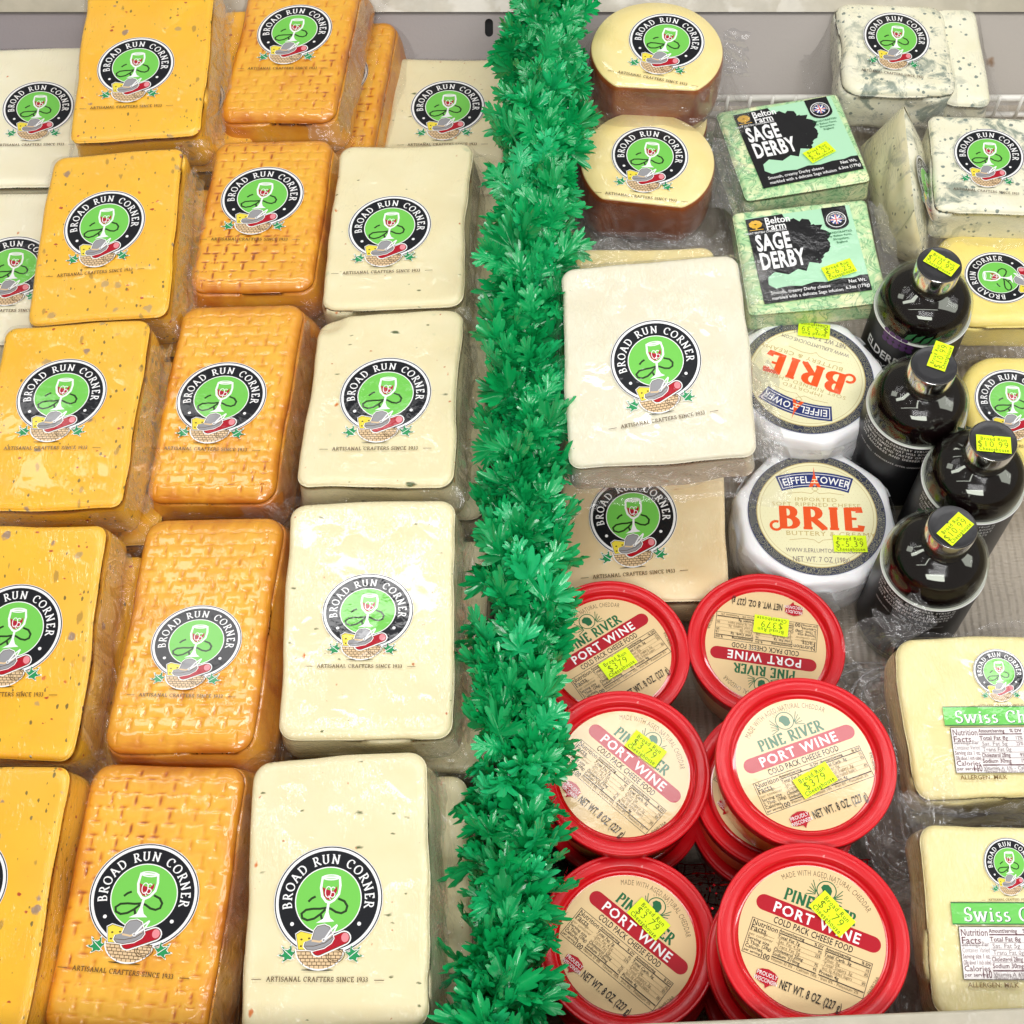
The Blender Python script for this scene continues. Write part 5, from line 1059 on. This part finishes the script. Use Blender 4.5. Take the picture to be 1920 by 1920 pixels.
def leaflet(V, F, org, ang, R, lobes, teeth, cup, pleat, spread=78):
    """fan-shaped serrated blade: rows 0.35, .7, 1.0 radius"""
    n = lobes * teeth * 4; b = len(V); ca, sa = math.cos(ang), math.sin(ang)
    def put(x, y, z): V.append((org[0] + x * sa + y * ca, org[1] - x * ca + y * sa, org[2] + z))
    put(0, 0, 0)
    for row, f in enumerate((.45, .78, 1.)):
        for i in range(n + 1):
            u = i / n; ph = math.radians(-spread + 2 * spread * u); lob = abs(math.sin(u * lobes * math.pi)); 
            r = R * (.30 + .42 * lob ** .8 + .42 * math.cos(ph * .8)) * f
            tw = abs(math.sin(u * lobes * teeth * math.pi)) ** 1.2
            if row == 2: r *= .76 + .26 * tw
            if row == 1: r *= .90 + .04 * tw
            x = r * math.sin(ph); y = r * math.cos(ph); z = cup * (f * f) * R + pleat * R * math.cos(u * lobes * 2 * math.pi) * f * .5 + .04 * R * tw * (row == 2)
            put(x, y, z)
    for i in range(n): F.append((b, b + 1 + i, b + 2 + i))
    for row in range(2):
        for i in range(n): p = b + 1 + row * (n + 1) + i; F.append((p, p + n + 1, p + n + 2, p + 1))
def sprig_mesh(kind):
    rr = random.Random(kind * 7 + 1); V = []; F = []
    if kind < 3:
        leaflet(V, F, (0, .006, 0), math.pi / 2, .017, 5, 4, -.10 + .12 * kind, .22, 100)
    elif kind < 6:
        leaflet(V, F, (0, .010, 0), math.pi / 2, .013, 3, 3, -.25, .26, 72)
        for s in (-1, 1): leaflet(V, F, (s * .001, .005, .0004), math.pi / 2 + s * 1.15, .0115, 3, 3, -.25 + .15 * (kind - 3), .26, 66)
    else:
        leaflet(V, F, (0, .016, 0), math.pi / 2, .009, 3, 2, -.2, .1, 62)
        for s in (-1, 1): leaflet(V, F, (s * .001, .011, .0003), math.pi / 2 + s * .95, .0095, 3, 2, -.1, .1, 58); leaflet(V, F, (s * .001, .006, .0006), math.pi / 2 + s * 1.25, .0085, 3, 2, -.1, .1, 58)
    k = len(V); V += [(-.0006, 0, -.0002), (.0006, 0, -.0002), (.0005, .017, .0004), (-.0005, .017, .0004), (0, 0, .0008), (0, .017, .0010)]; F += [(k, k + 4, k + 5, k + 3), (k + 4, k + 1, k + 2, k + 5)]
    # gentle backward curl of the whole sprig
    out = []
    for (x, y, z) in V:
        q = y / .026; out.append((x, y - .002 * q * q, z - .0045 * q * q + .10 * x * x / .012 * (1 if kind % 2 else -1)))
    me = bpy.data.meshes.new("leaf_sprig"); me.from_pydata(out, [], F); me.materials.append(M_LEAF); me.polygons.foreach_set('use_smooth', [True] * len(F)); me.update(); return me
SPR = [sprig_mesh(k) for k in range(8)]
def garland():
    path = [(1032, -60, .0), (1025, 0, .0), (1015, 200, .0), (1002, 400, .0), (988, 600, .0), (988, 800, .0), (984, 1000, .0), (978, 1200, .0), (970, 1400, .0), (964, 1600, .0), (950, 1750, .0), (930, 1930, 0), (928, 2010, 0)]
    pts = [cam_at(x, y, z - .012) for x, y, z in path]; wid = [1., 1., 1.25, 1.12, 1.05, .92, .92, .95, 1.0, 1.02, 1.05, 1.05, 1.]
    root = thing("garland", "bright green plastic parsley leaf garland running down the middle", "garland", (0, 0, 0))
    def P(t):
        t = max(0, min(len(pts) - 1.001, t)); i = int(t); f = t - i; p0, p1, p2, p3 = pts[max(i - 1, 0)], pts[i], pts[i + 1], pts[min(i + 2, len(pts) - 1)]
        return .5 * ((2 * p1) + (p2 - p0) * f + (2 * p0 - 5 * p1 + 4 * p2 - p3) * f * f + (3 * p1 - p0 - 3 * p2 + p3) * f ** 3), wid[i] * (1 - f) + wid[i + 1] * f
    tube("garland_stem", [P(k * 12 / 80)[0] for k in range(81)], .0022, M_STEM, root, 8)
    # arc length table
    tab = [0.]; 
    for k in range(1, 601): tab.append(tab[-1] + (P(k * 12 / 600)[0] - P((k - 1) * 12 / 600)[0]).length)
    def at_len(s):
        lo = np.searchsorted(tab, s); return P(min(600, lo) * 12 / 600)
    rr = random.Random(21); Lt = tab[-1]; stuffV = []; stuffF = []
    NP, NS = 300, 900
    def place(s, phi, inner):
        p, wd = at_len(s); p2, _ = at_len(min(Lt, s + .01)); T = (p2 - p).normalized(); side = T.cross(Vector((0, 0, 1))).normalized(); up = side.cross(T).normalized()
        rad = (side * math.sin(phi) + up * math.cos(phi)).normalized(); lean = rr.gauss(-.35, .45)
        tip = (rad * math.cos(lean) + T * math.sin(lean)).normalized()
        nn = (T * rr.uniform(-.6, .6) * (-1) + rad * rr.uniform(.5, 1.3) + side * rr.gauss(0, .35)); nn = (nn - tip * nn.dot(tip)).normalized(); xx = tip.cross(nn).normalized()
        base = p + rad * (.0035 if inner else rr.uniform(.005, .016) * wd * (1 + .55 * noise.noise(Vector((s * 22, phi * .8, 3))))) + T * rr.gauss(0, .003); scl = (rr.uniform(.75, 1.4) if not inner else rr.uniform(.6, .9)) * (.92 + .12 * wd)
        M_ = Matrix((xx, tip, nn)).transposed().to_4x4(); M_.translation = base; return M_ @ Matrix.Diagonal((scl, scl, scl, 1))
    for k in range(NP):
        s = Lt * (k + rr.random()) / NP; phi = rr.choice((-1, 1)) * abs(rr.gauss(0, .85)); phi = max(-2., min(2., phi))
        o = link_data("leaf_sprig", SPR[rr.choice((0, 1, 2, 3, 3, 4, 4, 5, 5, 6, 6, 7, 7))], root); o.matrix_local = place(s, phi, False)
    for k in range(NS):
        s = Lt * (k + rr.random()) / NS; M_ = place(s, rr.uniform(-2.0, 2.0), k % 2 == 0); me = SPR[rr.randrange(8)]; b = len(stuffV)
        stuffV += [M_ @ v.co for v in me.vertices]; stuffF += [[b + i for i in f.vertices] for f in me.polygons]
    o = link_mesh("inner_leaves", stuffV, stuffF, M_LEAF, root); o['kind'] = 'stuff'
garland()
